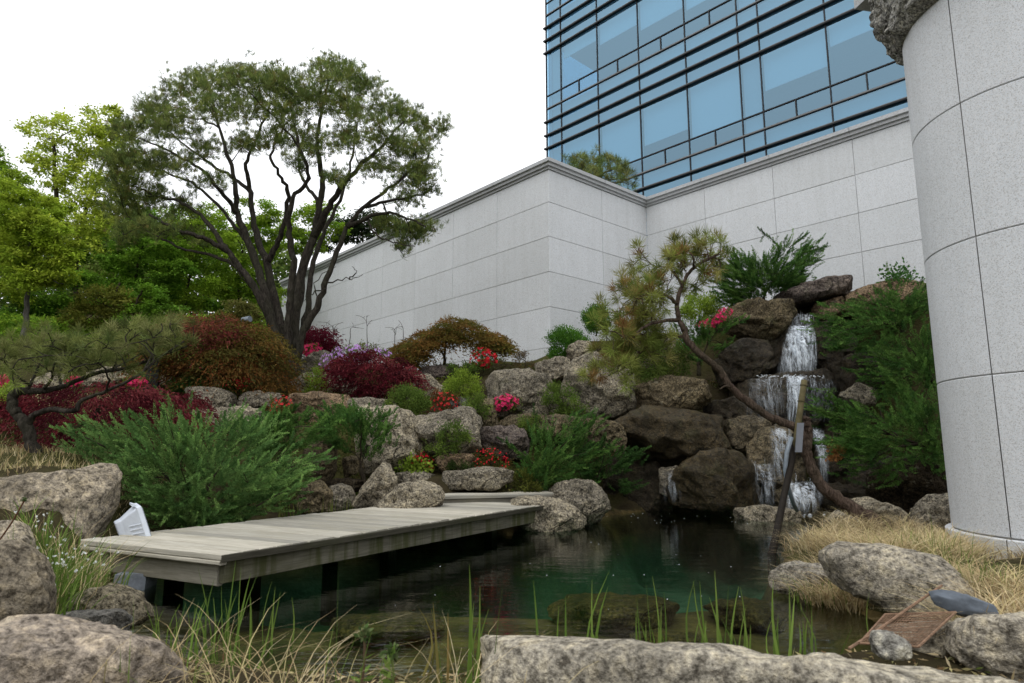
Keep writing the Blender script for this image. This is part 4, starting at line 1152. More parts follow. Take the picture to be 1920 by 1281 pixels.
# ------------------------------------------------------------------ poles and hose by the leaning pine
TY = 6.55
bp_ = thing('bamboo_pole', 'yellow bamboo pole propping the leaning pine before the falls', 'pole', P(1490, 850, TY - .05))
pts = [P(1508, 713, TY - .02), P(1503, 750, TY - .03), P(1497, 792, TY - .05), P(1493, 825, TY - .06), P(1490, 850, TY - .05)]
obj('cane', Geo().tube(pts, .029, 12), M['bamboo'], bp_, smooth=True)
for q_ in (.12, .5): a = pts[0] * (1 - q_) + pts[2] * q_; obj('node_ring', Geo().tube([a, a + (pts[2] - pts[0]) * .012], .036, 12), M['bamboo'], bp_)
tpt = [P(1501, 793, TY - .14), P(1497, 848, TY - .16)]
tp = Geo().box((tpt[0] + tpt[1]) / 2, (.032, 0, 0), (0, .006, 0), (tpt[0] - tpt[1]) / 2)
props(obj('tape_strap', tp, M['tape'], loc=tpt[1]), 'grey tape strap binding the pine trunk to the bamboo pole', 'strap')
dp = P(1447, 1040, 5.62)
pk = thing('dark_prop', 'thin dark pole standing in the water and leaning towards the pine trunk', 'pole', (dp[0], dp[1], -.3))
obj('shaft', Geo().tube([dp + np.array([-.05, -.1, -.32]), dp, P(1456, 1000, 5.9), P(1470, 930, 6.25), P(1484, 868, 6.45), P(1490, 815, TY)], [.034, .034, .033, .031, .030, .028], 10), M['dark_pole'], pk, smooth=True)
hz = [P(1484, 820, TY - .1), P(1475, 850, TY - .12), P(1472, 880, TY - .12), P(1478, 915, TY - .08), P(1488, 945, TY + .1), P(1494, 957, TY + .5)]
props(obj('grey_hose', Geo().tube(hz, .021, 10), M['hose'], loc=hz[-1], smooth=True), 'grey plastic hose hanging from the propped pine trunk to the water', 'hose')
# ------------------------------------------------------------------ plant building blocks
def unit(v): return v / (np.linalg.norm(v, axis=-1, keepdims=True) + 1e-9)

def kites(g, Pp, D, L, Wd, tint, flat=None, fold=0.0, mid=.45):
    """leaf-sized kite faces: base Pp, direction D, length L, width Wd"""
    n = len(Pp)
    r_ = rng.normal(size=(n, 3)) if flat is None else flat + rng.normal(size=(n, 3)) * .35
    S = unit(np.cross(D, r_))
    L = np.broadcast_to(np.asarray(L, float), (n,))[:, None]; Wd = np.broadcast_to(np.asarray(Wd, float), (n,))[:, None]
    V = np.stack([Pp, Pp + D * L * mid + S * Wd / 2, Pp + D * L, Pp + D * L * mid - S * Wd / 2], 1).reshape(-1, 3)
    i = np.arange(n) * 4
    t = np.repeat(tint, 4, 0) if np.ndim(tint) == 2 else tint
    g.add(V, f4=np.stack([i, i + 1, i + 2, i + 3], 1), tint=t)

def tints(n, cols, jit=.18, w=None):
    cols = np.array(cols, float)
    a = rng.choice(len(cols), n, p=w); b = rng.choice(len(cols), n, p=w); f = rng.random((n, 1)) * .5
    c = cols[a] * (1 - f) + cols[b] * f
    return np.clip(c * (1 + rng.normal(0, jit, (n, 1))), .002, 1)

def vol(poly, Y, depth, n, shell=0.0):
    """n points in a volume whose outline is poly (pixels) and half depth `depth` metres; shell pulls them outwards"""
    poly = np.asarray(poly, float); c = centroid(poly)
    lo_, hi_ = poly.min(0), poly.max(0)
    out = []; m = 0
    while m < n:
        q_ = rng.uniform(lo_, hi_, (n * 2, 2)); q_ = q_[poly_sd(q_, poly) > 0]
        out.append(q_); m += len(q_)
    q_ = np.concatenate(out)[:n]
    d = q_ - c; an = np.arctan2(d[:, 1], d[:, 0])
    R = poly_radius(poly, c, an); rho = np.clip(np.linalg.norm(d, axis=1) / (R + 1e-6), 0, 1)
    hd = depth * np.sqrt(1 - rho ** 2)
    s = rng.uniform(-1, 1, n)
    s = np.sign(s) * np.abs(s) ** (1 - .75 * shell)
    pts = P(q_[:, 0], q_[:, 1], Y + hd * s)
    # outward direction
    ctr = P(c[0], c[1], Y)
    return pts, unit(pts - ctr)

def circ(x, y, rx, ry=None, n=14, jag=.12):
    ry = ry or rx; a = np.arange(n) * 2 * math.pi / n
    k_ = 1 + rng.uniform(-jag, jag, n)
    return np.c_[x + rx * np.cos(a) * k_, y + ry * np.sin(a) * k_]

def curve(pts, n):
    """smooth curve through points"""
    pts = np.asarray(pts, float); t = np.linspace(0, len(pts) - 1, n)
    p = np.vstack([2 * pts[0] - pts[1], pts, 2 * pts[-1] - pts[-2]])
    i = np.minimum(t.astype(int), len(pts) - 2); f = (t - i)[:, None]
    a, b, c, d = p[i], p[i + 1], p[i + 2], p[i + 3]
    return .5 * ((2 * b) + (c - a) * f + (2 * a - 5 * b + 4 * c - d) * f ** 2 + (3 * b - a - 3 * c + d) * f ** 3)

class Wood:
    """limbs drawn by hand plus twigs grown from them to foliage points"""
    def __init__(self): self.g = Geo(); self.pos = []; self.rad = []; self.dir = []
    def limb(self, pts, r0, r1, n=None, sides=9, knob=.0, reg=True):
        n = n or max(6, len(pts) * 4)
        c = curve(pts, n)
        if knob: c[1:-1] += rng.normal(0, knob, (n - 2, 3))
        r = r0 + (r1 - r0) * np.linspace(0, 1, n) ** .8
        r = r * (1 + rng.normal(0, .05, n))
        self.g.tube(c, r, sides)
        if reg:
            d = unit(np.gradient(c, axis=0))
            self.pos += list(c); self.rad += list(r); self.dir += list(d)
        return c
    def twig(self, tgt, k_=.012, tip=.003, wig=.08, sides=5, rmax=.06, sag=0.0, minfrac=0):
        A = np.array(self.pos); d = tgt - A
        L = np.linalg.norm(d, axis=1)
        al = (d * np.array(self.dir)).sum(1) / (L + 1e-6)
        cost = L * (1.5 - .65 * al)
        i = int(np.argmin(cost)); L = L[i]
        if L < .02: return
        n = max(4, min(9, int(L / .12) + 3))
        t = np.linspace(0, 1, n)[:, None]
        d0 = self.dir[i] * .5 + (tgt - A[i]) / L * .5
        ctrl = A[i] + d0 * L * .5 + np.array([0, 0, -sag * L])
        c = A[i] * (1 - t) ** 2 + 2 * ctrl * t * (1 - t) + tgt * t ** 2
        c[1:-1] += rng.normal(0, wig * L / n, (n - 2, 3))
        r0 = min(self.rad[i] * .8, tip + k_ * L, rmax)
        r = r0 + (tip - r0) * np.linspace(0, 1, n)
        self.g.tube(c, r, sides, cap=False)
        dd = unit(np.gradient(c, axis=0))
        self.pos += list(c[1:]); self.rad += list(r[1:]); self.dir += list(dd[1:])
        return dd[-1]

def tufts(g, tips, dirs, per, L, W, cols, spread=.9, jit=.2, w=None):
    """pine needle brushes"""
    n = len(tips) * per
    b = np.repeat(tips, per, 0) + rng.normal(0, L * .10, (n, 3))
    D = unit(np.repeat(dirs, per, 0) * (1.15 - spread * .6) + rng.normal(0, spread * .62, (n, 3)))
    sh = np.repeat(tints(len(tips), cols, jit, w), per, 0) * (1 + rng.normal(0, .16, (n, 1)))
    kites(g, b, D, L * rng.uniform(.65, 1.1, n), W, np.clip(sh, .002, 1), mid=.4)

G_PINE = [(.125, .17, .045), (.165, .21, .052), (.22, .25, .065), (.095, .145, .045)]
Z1 = np.array([0, 0, 1.0])

# ------------------------------------------------------------------ the many-stemmed pine
PY = 11.0
base = P(543, 738, PY)
pine = thing('pine_tree', 'tall many-stemmed pine with a broad umbrella crown before the long granite wall', 'tree', base)
wd = Wood()
def pl(*q_): return [P(x, y, PY + dy) for x, y, dy in q_]
wd.limb([base + np.array([0, 0, -.3]), base, P(543, 690, PY), P(540, 640, PY)], .20, .165, 12, 14, .006)
LIMBS = [
 ([(530,672,-.05),(518,625,-.12),(485,555,-.3),(452,505,-.4),(425,470,-.5),(380,447,-.7),(330,430,-.9),(280,402,-1.0)], .115, .02),
 ([(425,470,-.5),(395,425,-.3),(350,385,-.2),(300,370,-.1),(255,350,0)], .06, .015),
 ([(532,668,.0),(512,615,0),(490,520,.2),(465,455,.3),(445,400,.4),(440,350,.3),(430,300,.3),(412,245,.4),(400,190,.5)], .125, .018),
 ([(445,400,.4),(415,360,.1),(380,320,-.1),(330,290,-.3),(275,265,-.4)], .06, .015),
 ([(538,660,.08),(524,600,.25),(500,495,.5),(480,440,.8),(470,360,1.0),(462,310,1.0),(480,260,1.1),(505,200,1.1)], .12, .018),
 ([(500,495,.5),(525,445,.3),(540,375,.1),(525,330,-.1),(510,290,-.2),(530,240,-.2)], .075, .015),
 ([(543,655,-.1),(542,580,-.2),(550,500,-.35),(542,430,-.5),(550,370,-.7),(578,335,-.8),(560,270,-.9),(545,200,-.9)], .10, .016),
 ([(548,660,.0),(552,605,.0),(567,505,.1),(587,445,.1),(600,380,.2),(605,330,.3),(595,280,.2),(600,220,.2),(615,150,.2)], .145, .018),
 ([(587,445,.1),(615,390,-.2),(645,345,-.4),(680,305,-.5),(720,270,-.6),(757,228,-.6)], .09, .016),
 ([(555,655,.1),(575,590,.3),(585,500,.7),(610,430,1.0),(640,370,1.2),(660,300,1.3),(670,230,1.3)], .09, .016),
 ([(558,672,-.1),(568,625,-.2),(597,570,-.3),(620,505,-.4),(645,435,-.4),(675,395,-.4),(720,360,-.4),(770,320,-.4),(805,290,-.4)], .09, .016),
 ([(652,425,-.4),(710,402,-.6),(755,405,-.7),(798,425,-.8)], .05, .012),
 ([(690,388,-.4),(735,375,.1),(790,365,.3),(815,345,.3)], .04, .012),
 ([(690,412,-.5),(705,440,-.8),(740,455,-.9),(778,462,-.9)], .025, .007),
 ([(470,360,1.0),(430,330,1.3),(370,290,1.5),(310,240,1.5)], .055, .014),
 ([(600,380,.2),(570,340,.9),(560,290,1.3),(580,230,1.4)], .05, .014),
 ([(465,455,.3),(420,400,.8),(370,350,1.1),(300,320,1.2),(240,300,1.1)], .05, .014),
 ([(452,505,-.4),(400,480,-.2),(340,465,.0),(290,440,.1),(245,410,.1)], .045, .012),
]
for pts, r0, r1 in LIMBS: wd.limb(pl(*pts), r0 * .78, r1, len(pts) * 5, 8, .012)
for d_ in ([(612,530,-.4),(640,525,-.5),(660,525,-.5),(680,515,-.5)], [(612,540,-.4),(585,550,-.5),(570,565,-.5)], [(655,525,-.5),(668,510,-.5),(660,500,-.5)], [(600,560,-.35),(590,530,-.4),(630,500,-.4)], [(470,540,-.3),(440,500,-.5),(430,470,-.6)]):
    wd.limb(pl(*d_), .014, .004, 9, 5, .014, False)
CL = [(300,205,55,38),(255,245,52,36),(350,170,55,36),(400,152,50,34),(452,152,48,34),(505,152,46,32),(552,162,48,34),(602,132,46,36),(645,142,42,34),(682,165,40,32),(330,240,55,34),(400,208,58,36),
      (470,200,52,34),(540,212,48,32),(600,190,50,34),(660,200,48,34),(720,205,42,32),(762,222,38,30),(800,245,30,26),(255,300,55,34),(225,342,40,30),(310,308,52,30),(242,392,46,28),(285,362,42,26),
      (382,290,42,24),(452,272,42,24),(520,262,38,24),(590,262,44,28),(660,262,48,28),(722,262,46,28),(782,276,40,28),(705,312,38,20),(762,322,36,24),(802,318,26,24),(722,422,40,20),
      (775,430,36,18),(802,424,20,14),(640,335,24,14),(565,300,28,16),(300,430,34,18),(342,392,30,18),(212,300,28,22),(760,368,34,16),(800,355,24,16),(395,345,26,14),(265,420,26,16),(750,462,20,10),(235,440,24,14),(360,455,20,8)]
tip_l, dir_l = [], []
for (x, y, rx, ry) in CL:
    hd = 2.6 * math.sqrt(max(.08, 1 - ((x - 525) / 330) ** 2)) * (.55 + .45 * min(1, max(0, (330 - y) / 200)))
    for s in range(3):
        yc = rng.uniform(-hd, hd)
        sub, on = vol(circ(x + rng.normal(0, 9), y + rng.normal(0, 7), rx * .78, ry * .72), PY + yc, rx * PX(0, PY) * .7, int(rx * ry / 105) + 4)
        c_ = sub.mean(0)
        wd.twig(c_ + np.array([0, 0, -.12]), .016, .006, .1, 6, .04)
        for p_, o_ in zip(sub, on):
            d_ = wd.twig(p_, .012, .003, .1, 4, .02)
            tip_l.append(p_); dir_l.append(unit(o_ * .4 + Z1 * .9))
ng = Geo()
tip_a, dir_a = np.array(tip_l), np.array(dir_l)
hue = G_PINE + [(.18, .14, .05)]
# each foliage point carries a spray of several brushes
k_ = 5
tp_ = np.repeat(tip_a, k_, 0) + rng.normal(0, .085, (len(tip_a) * k_, 3)) * np.array([1, 1, .75])
dr_ = unit(np.repeat(dir_a, k_, 0) + rng.normal(0, .35, (len(tip_a) * k_, 3)))
tufts(ng, tp_, dr_, 16, .11, .0082, hue, .62, .25, [.3, .25, .2, .2, .05])
obj('trunk', wd.g, M['bark'], pine, smooth=True)
obj('crown', ng, M['needle'], pine)

# ------------------------------------------------------------------ broadleaved trees of the wood behind
def leaf_tree(label, Y, trunk, crowns, cols, nleaf, size, bark='bark_thin', r0=.12, group='trees of the wood behind the garden', depth=1.0, ntw=26, name='broadleaf_tree', up=.1):
    b = P(*trunk[0], Y); b[2] = min(b[2], H(b[:2])[0] + .05)
    t = thing(name, label, 'tree', b, group)
    w_ = Wood()
    pts = [P(x, y, Y + rng.normal(0, .08)) for x, y in trunk]; pts[0][2] = H(pts[0][:2])[0] - .2
    w_.limb(pts, r0, r0 * .35, len(pts) * 5, 8, .01)
    g = Geo(); area = sum(c[2] * c[3] for c in crowns)
    for x, y, rx, ry in crowns:
        m = max(200, int(nleaf * rx * ry / area))
        m2 = max(5, int(ntw * rx * ry / area * len(crowns) ** .3))
        hd = rx * PX(0, Y) * depth
        cen, on = vol(circ(x, y, rx, ry, 16, .22), Y, hd, m2 * 2 + 6, .4)
        w_.twig(P(x, y + ry * .4, Y), .02, .012, .06, 6, r0 * .6)
        for p_ in cen[:m2]: w_.twig(p_, .012, .004, .1, 4, .05)
        # leaves sit in small sprays round the twig ends
        idx = rng.integers(0, len(cen), m)
        pp = cen[idx] + rng.normal(0, .19 * min(1.5, rx * PX(0, Y) * .9), (m, 3)) * np.array([1, 1, .5])
        D = unit(rng.normal(size=(m, 3)) * np.array([1, 1, .5]) + on[idx] * .5 - Z1 * .25)
        sh = tints(len(cen), cols, .16)[idx] * (1 + rng.normal(0, .14, (m, 1)))
        kites(g, pp, D, size * rng.uniform(.6, 1.25, m), size * .55, np.clip(sh, .003, 1), flat=np.tile(Z1, (m, 1)))
    obj('trunk', w_.g, M[bark], t, smooth=True)
    obj('crown', g, M['leaf'], t)
    return t
LIME = [(.40, .48, .06), (.34, .43, .05), (.47, .53, .09)]
FRESH = [(.22, .34, .03), (.28, .40, .04), (.16, .28, .025)]
DEEP = [(.13, .25, .025), (.17, .31, .03), (.09, .19, .02)]
OLIV = [(.17, .19, .03), (.22, .22, .04), (.13, .15, .03)]
leaf_tree('tall airy tree with lime leaves and bare forked stems showing sky', 21, [(112,640),(112,520),(108,420),(104,330),(100,260)], [(90,250,45,30),(140,232,48,32),(170,262,42,30),(70,300,32,26),(118,300,46,32),(175,310,42,34),(205,240,26,34),(150,350,50,34),(95,360,40,32),(200,370,36,36),(120,420,60,40),(190,440,50,40)], LIME, 13000, .13, depth=1.1, r0=.13, ntw=40)
leaf_tree('forked tree with lime leaves leaning beside the many-stemmed pine', 22, [(150,640),(142,480),(160,400),(185,330),(205,280)], [(212,222,22,24),(225,270,26,32),(215,330,30,32),(190,395,30,26),(238,380,28,30)], LIME, 5500, .13, r0=.1)
leaf_tree('pale-barked twin-stemmed young tree with yellow-green leaves behind the small pine', 14.5, [(46,648),(48,600),(52,540),(50,490),(60,440)], [(30,400,48,40),(85,420,48,36),(20,460,46,44),(70,480,56,40),(110,470,40,40),(30,350,40,28),(30,530,50,30),(110,520,40,30)], [(.29, .39, .035), (.36, .44, .05), (.22, .32, .03)], 22000, .085, 'bark_pale', .075)
leaf_tree('broad yellow-green tree standing behind the twin-stemmed young tree', 18, [(-20,640),(-10,520),(0,430),(5,360)], [(15,360,60,36),(-10,420,60,50),(60,395,50,36),(40,450,60,40),(100,400,36,30),(20,520,60,40)], [(.26, .36, .035), (.32, .40, .04)], 20000, .1)
leaf_tree('tree top with dark lime leaves rising beyond the broad yellow-green tree', 27, [(-30,640),(-25,450),(-15,330)], [(-12,300,26,30),(-6,330,30,26),(-20,360,40,30)], FRESH, 3500, .16)
leaf_tree('fresh green maple with layered leaves under the pine boughs', 17.5, [(232,652),(238,600),(250,540),(262,480)], [(250,430,44,26),(290,460,46,26),(230,480,44,28),(275,510,52,28),(325,500,40,26),(235,540,46,26),(300,545,40,24)], DEEP, 20000, .085, r0=.09)
leaf_tree('many-stemmed green maple seen between the pine limbs', 18.5, [(345,650),(345,600),(352,540),(362,480)], [(330,420,44,26),(380,410,46,26),(360,460,52,28),(410,470,40,30),(330,500,44,26),(390,520,46,28),(345,555,44,24)], FRESH, 20000, .085, r0=.08)
leaf_tree('green maple close behind the pine trunks', 20, [(450,655),(452,600),(448,540),(455,470)], [(430,420,40,26),(480,400,40,26),(455,460,46,30),(505,450,36,30),(470,520,46,34),(420,540,36,28),(520,420,34,28),(500,560,36,26)], FRESH, 20000, .095, r0=.09)
leaf_tree('dark-stemmed small tree with olive leaves above the small pine', 15.5, [(218,660),(222,610),(214,570),(225,530)], [(190,560,44,24),(240,570,40,24),(160,590,40,24),(205,600,44,22)], OLIV, 9000, .075, r0=.06)
leaf_tree('dark-stemmed small tree behind the bronze maple', 15, [(248,660),(246,620),(252,575),(270,540)], [(275,560,36,22),(310,580,34,20),(262,590,34,20)], DEEP, 6000, .075, r0=.05)
leaf_tree('bushy green tree filling the gap behind the olive tree', 19, [(100,650),(105,600),(110,560)], [(100,560,56,34),(60,590,50,30),(150,545,48,34),(130,600,50,26),(20,590,46,34)], DEEP, 14000, .1, r0=.08)
leaf_tree('bushy dark green tree behind the layered maple', 23, [(300,650),(300,560),(300,480)], [(300,430,60,36),(250,470,60,40),(360,470,60,40),(310,540,70,40),(220,560,60,40),(400,560,50,40),(170,480,50,40)], DEEP, 18000, .14, r0=.12)
leaf_tree('light green tree rising beyond the granite wall end', 26, [(570,640),(570,520),(565,460)], [(560,420,34,26),(600,400,34,22),(580,455,40,24),(540,455,34,26),(620,430,28,18)], FRESH, 7000, .14, r0=.1)
leaf_tree('dark fir-like tree beyond the granite wall coping', 30, [(680,600),(680,480),(678,420)], [(650,425,32,16),(690,412,36,16),(720,420,28,14),(670,440,36,14),(620,455,30,14)], [(.03, .05, .02), (.045, .065, .025)], 8000, .15, r0=.1)
leaf_tree('yellowish shrub-like young tree directly behind the pine trunk', 14, [(445,690),(447,640),(450,600)], [(448,585,34,22),(432,600,28,18),(470,596,26,20)], [(.19, .18, .05), (.15, .16, .04)], 4500, .06, r0=.03)
leaf_tree('distant pale green tree between the forked trees', 30, [(215,640),(215,500),(218,440)], [(230,440,50,40),(180,430,46,40),(270,420,40,30),(200,480,60,40),(60,400,50,40),(130,450,60,40)], [(.24, .30, .07), (.18, .26, .06)], 12000, .17, r0=.14)
leaf_tree('spreading fresh green tree at the outer edge of the lawn', 16, [(-190,650),(-188,560),(-180,470),(-175,400)], [(-180,400,70,50),(-240,450,70,50),(-120,450,60,50),(-190,500,80,50),(-250,540,70,40),(-120,540,60,40)], FRESH, 16000, .11, r0=.12)
leaf_tree('dense deep green tree far out beyond the lawn', 19, [(-400,650),(-400,540),(-395,450)], [(-400,430,80,60),(-470,480,80,60),(-330,490,70,60),(-400,550,100,50)], DEEP, 14000, .13, r0=.13)
fw_ = Geo()
pp, on = vol([(-700,560),(-500,470),(-300,440),(-60,440),(60,420),(160,455),(260,420),(360,430),(450,440),(545,480),(560,640),(300,650),(-700,680)], 36, 4.0, 52000, .2)
kites(fw_, pp, unit(rng.normal(size=pp.shape) + on * .4), .30 * rng.uniform(.5, 1.3, len(pp)), .2, tints(len(pp), [(.13, .19, .04), (.09, .15, .035), (.17, .22, .05), (.07, .11, .03)], .22))
props(obj('far_wood', fw_, M['leaf'], loc=P(200, 650, 36)), 'distant green wood on the hillside behind the garden', 'wood', kind='stuff')
bh = Geo()
pp, on = vol([(-80,600),(0,585),(120,600),(250,600),(400,590),(520,585),(545,620),(540,670),(300,680),(60,690),(-80,690)], 17, 1.8, 26000, .3)
kites(bh, pp, unit(rng.normal(size=pp.shape) + on * .5), .10 * rng.uniform(.6, 1.3, len(pp)), .06, tints(len(pp), DEEP + FRESH, .25))
props(obj('undergrowth', bh, M['leaf'], loc=P(230, 690, 17)), 'tangled green undergrowth along the edge of the wood', 'undergrowth', kind='stuff')

# ------------------------------------------------------------------ shaped pines
def shaped_pine(label, trunk_list, tuft_pts, Y, L, W, cols, per, name='pine_tree', bark='bark_red', w=None, ysp=.2, sub=3, subr=.06, spread=1.0, kk=.02):
    b = trunk_list[0][0][0]
    t = thing(name, label, 'tree', b)
    wd_ = Wood()
    for pts, r0, r1 in trunk_list: wd_.limb(pts, r0, r1, len(pts) * 5, 10, r0 * .09)
    tips, dirs = [], []
    for x, y in tuft_pts:
        c_ = P(x, y, Y + rng.normal(0, ysp))
        wd_.twig(c_ - np.array([0, 0, .05]), kk, .006, .12, 6, .03)
        for _ in range(sub):
            p_ = c_ + rng.normal(0, subr, 3); d_ = wd_.twig(p_, .012, .004, .1, 5, .015)
            tips.append(p_); dirs.append(unit((d_ if d_ is not None else Z1) + Z1 * .7))
    obj('trunk', wd_.g, M[bark], t, smooth=True)
    g = Geo(); tufts(g, np.array(tips), np.array(dirs), per, L, W, cols, spread, .22, w)
    obj('needles', g, M['needle'], t)
    return t
Q = lambda Y: (lambda *q_: [P(x, y, Y + (z if z else 0)) for x, y, z in q_])
q = Q(TY)
lean = [
 (q((1668,988,-.15),(1640,975,-.1),(1590,948,0),(1548,918,0),(1524,885,0),(1512,850,0),(1503,820,0),(1496,803,0)), .068, .048),
 (q((1512,845,0),(1516,820,.02),(1514,800,.02),(1513,782,.02)), .045, .038),
 (q((1502,812,0),(1480,796,0),(1440,780,0),(1395,748,-.02),(1365,720,-.05),(1350,695,-.05),(1318,668,-.1),(1290,640,-.1),(1283,615,-.1)), .042, .031),
 (q((1283,620,-.1),(1272,595,-.1),(1270,565,-.1),(1282,530,-.1),(1298,505,-.1),(1320,490,-.1),(1345,478,-.1)), .029, .012),
 (q((1272,600,-.1),(1245,602,-.2),(1210,612,-.3),(1185,635,-.35)), .022, .01),
 (q((1280,632,-.1),(1250,628,.1),(1215,650,.2),(1180,680,.2),(1160,698,.2)), .018, .007),
 (q((1270,570,-.1),(1250,555,-.25),(1225,548,-.3),(1195,560,-.3)), .02, .008),
 (q((1280,535,-.1),(1262,510,.0),(1250,495,.1)), .018, .008),
 (q((1300,505,-.1),(1300,485,-.2),(1290,468,-.2)), .014, .007),
 (q((1372,727,-.05),(1360,724,-.12),(1350,730,-.15)), .014, .006),
]
tp_l = [(1348,478),(1338,490),(1325,468),(1300,462),(1288,468),(1268,476),(1250,486),(1232,492),(1218,508),(1305,490),(1275,495),(1258,512),(1236,526),(1210,528),(1192,542),(1176,556),(1205,560),(1228,556),(1250,540),
        (1162,582),(1185,586),(1210,590),(1240,580),(1152,612),(1176,620),(1205,618),(1230,606),(1140,642),(1166,650),(1192,648),(1215,640),(1132,678),(1158,684),(1184,672),(1120,690),(1225,668),(1295,530),(1245,645),(1330,505),(1150,590),(1170,605),(1195,600),(1160,632),(1185,660),(1145,668),(1205,635),(1175,575),(1200,545),(1140,695),(1170,695),(1222,585)]
NEED = [(.21, .23, .055), (.17, .21, .045), (.28, .26, .085), (.24, .13, .05), (.13, .18, .04)]
shaped_pine('old pine leaning out over the pond with a bent red-brown trunk and long needles', lean, tp_l, TY, .14, .0058, NEED, 70, ysp=.22, sub=5, subr=.085, spread=.82, w=[.3, .25, .2, .08, .17])
q = Q(6.3)
sm = [
 (q((68,862,0),(58,830,0),(50,800,0),(30,775,0),(22,755,0),(28,738,0),(45,732,0)), .062, .040),
 (q((52,800,0),(62,780,-.05),(95,768,-.1),(140,770,-.12),(152,752,-.12),(195,735,-.15),(250,710,-.15),(300,670,-.1),(345,640,-.05)), .034, .008),
 (q((40,733,0),(85,732,.05),(125,722,.1),(180,700,.15),(235,690,.2),(300,668,.2),(350,650,.2)), .034, .008),
 (q((52,730,0),(64,706,.05),(76,680,.1),(90,660,.1)), .018, .006),
 (q((80,731,.05),(96,712,-.1),(100,690,-.15),(110,665,-.2)), .016, .006),
 (q((115,724,.1),(112,700,.2),(125,675,.3)), .014, .006),
 (q((55,722,0),(35,708,-.1),(18,692,-.15),(10,680,-.2)), .012, .005),
 (q((200,696,.15),(235,680,.4),(270,660,.5)), .012, .005),
]
tpz, _ = vol([(-10,665),(20,640),(60,632),(100,615),(150,622),(200,625),(250,612),(320,605),(362,622),(345,648),(290,662),(230,680),(170,690),(120,688),(70,695),(20,700)], 6.3, .1, 60)
tps = [(q_[0] * FPX / q_[1] + 960, 0) for q_ in tpz]
poly_ = np.array([(-10,665),(20,640),(60,632),(100,615),(150,622),(200,625),(250,612),(320,605),(362,622),(345,648),(290,662),(230,680),(170,690),(120,688),(70,695),(20,700)], float)
tps = []
while len(tps) < 66:
    a_ = rng.uniform((-10, 605), (362, 700))
    if poly_sd(a_[None], poly_)[0] > 0: tps.append(tuple(a_))
shaped_pine('small spreading pine with a snaking dark trunk above the weeping red maple', sm, tps, 6.3, .12, .0042, [(.13, .16, .042), (.17, .195, .055), (.23, .235, .09), (.09, .125, .036)], 64, bark='bark', ysp=.38, sub=4, subr=.06, spread=.78)
# pine shrub on the terrace behind the wall corner
pt_ = [tuple(rng.uniform((1060, 296), (1192, 350))) for _ in range(60)]
pt_ = [a_ for a_ in pt_ if a_[1] > 292 + abs(a_[0] - 1105) * .25]
tb = P(1130, 400, 16.3)
shaped_pine('bushy green pine showing over the coping between wall corner and glass facade', [([tb, P(1128, 350, 16.3), P(1125, 320, 16.3)], .07, .03)], pt_, 16.3, .20, .012, [(.11, .16, .045), (.15, .20, .06), (.20, .21, .07)], 46, bark='bark', ysp=.6, sub=4, subr=.12)

# ------------------------------------------------------------------ junipers
def plumes(g, B, D, L, cols, per=46, lw=.012, ll=.05, jit=.18):
    n = len(B); m = n * per
    t = rng.random(m) ** .8
    Bi, Di, Li = np.repeat(B, per, 0), np.repeat(D, per, 0), np.repeat(L, per)
    rn = rng.normal(size=(m, 3)); rn = unit(rn - Di * (rn * Di).sum(1)[:, None])
    bend = np.repeat(unit(rng.normal(size=(n, 3)) + Z1 * .6), per, 0)
    pos = Bi + Di * (t * Li)[:, None] + bend * (.18 * Li * t ** 2)[:, None] + rn * ((1 - t) * .11 * Li * rng.random(m))[:, None]
    dd = unit(Di * .95 + rn * .75)
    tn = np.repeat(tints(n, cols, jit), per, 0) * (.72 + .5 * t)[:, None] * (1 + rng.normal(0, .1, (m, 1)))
    kites(g, pos, dd, ll * (1.1 - .45 * t) * rng.uniform(.7, 1.2, m), lw, np.clip(tn, .003, 1), mid=.5)

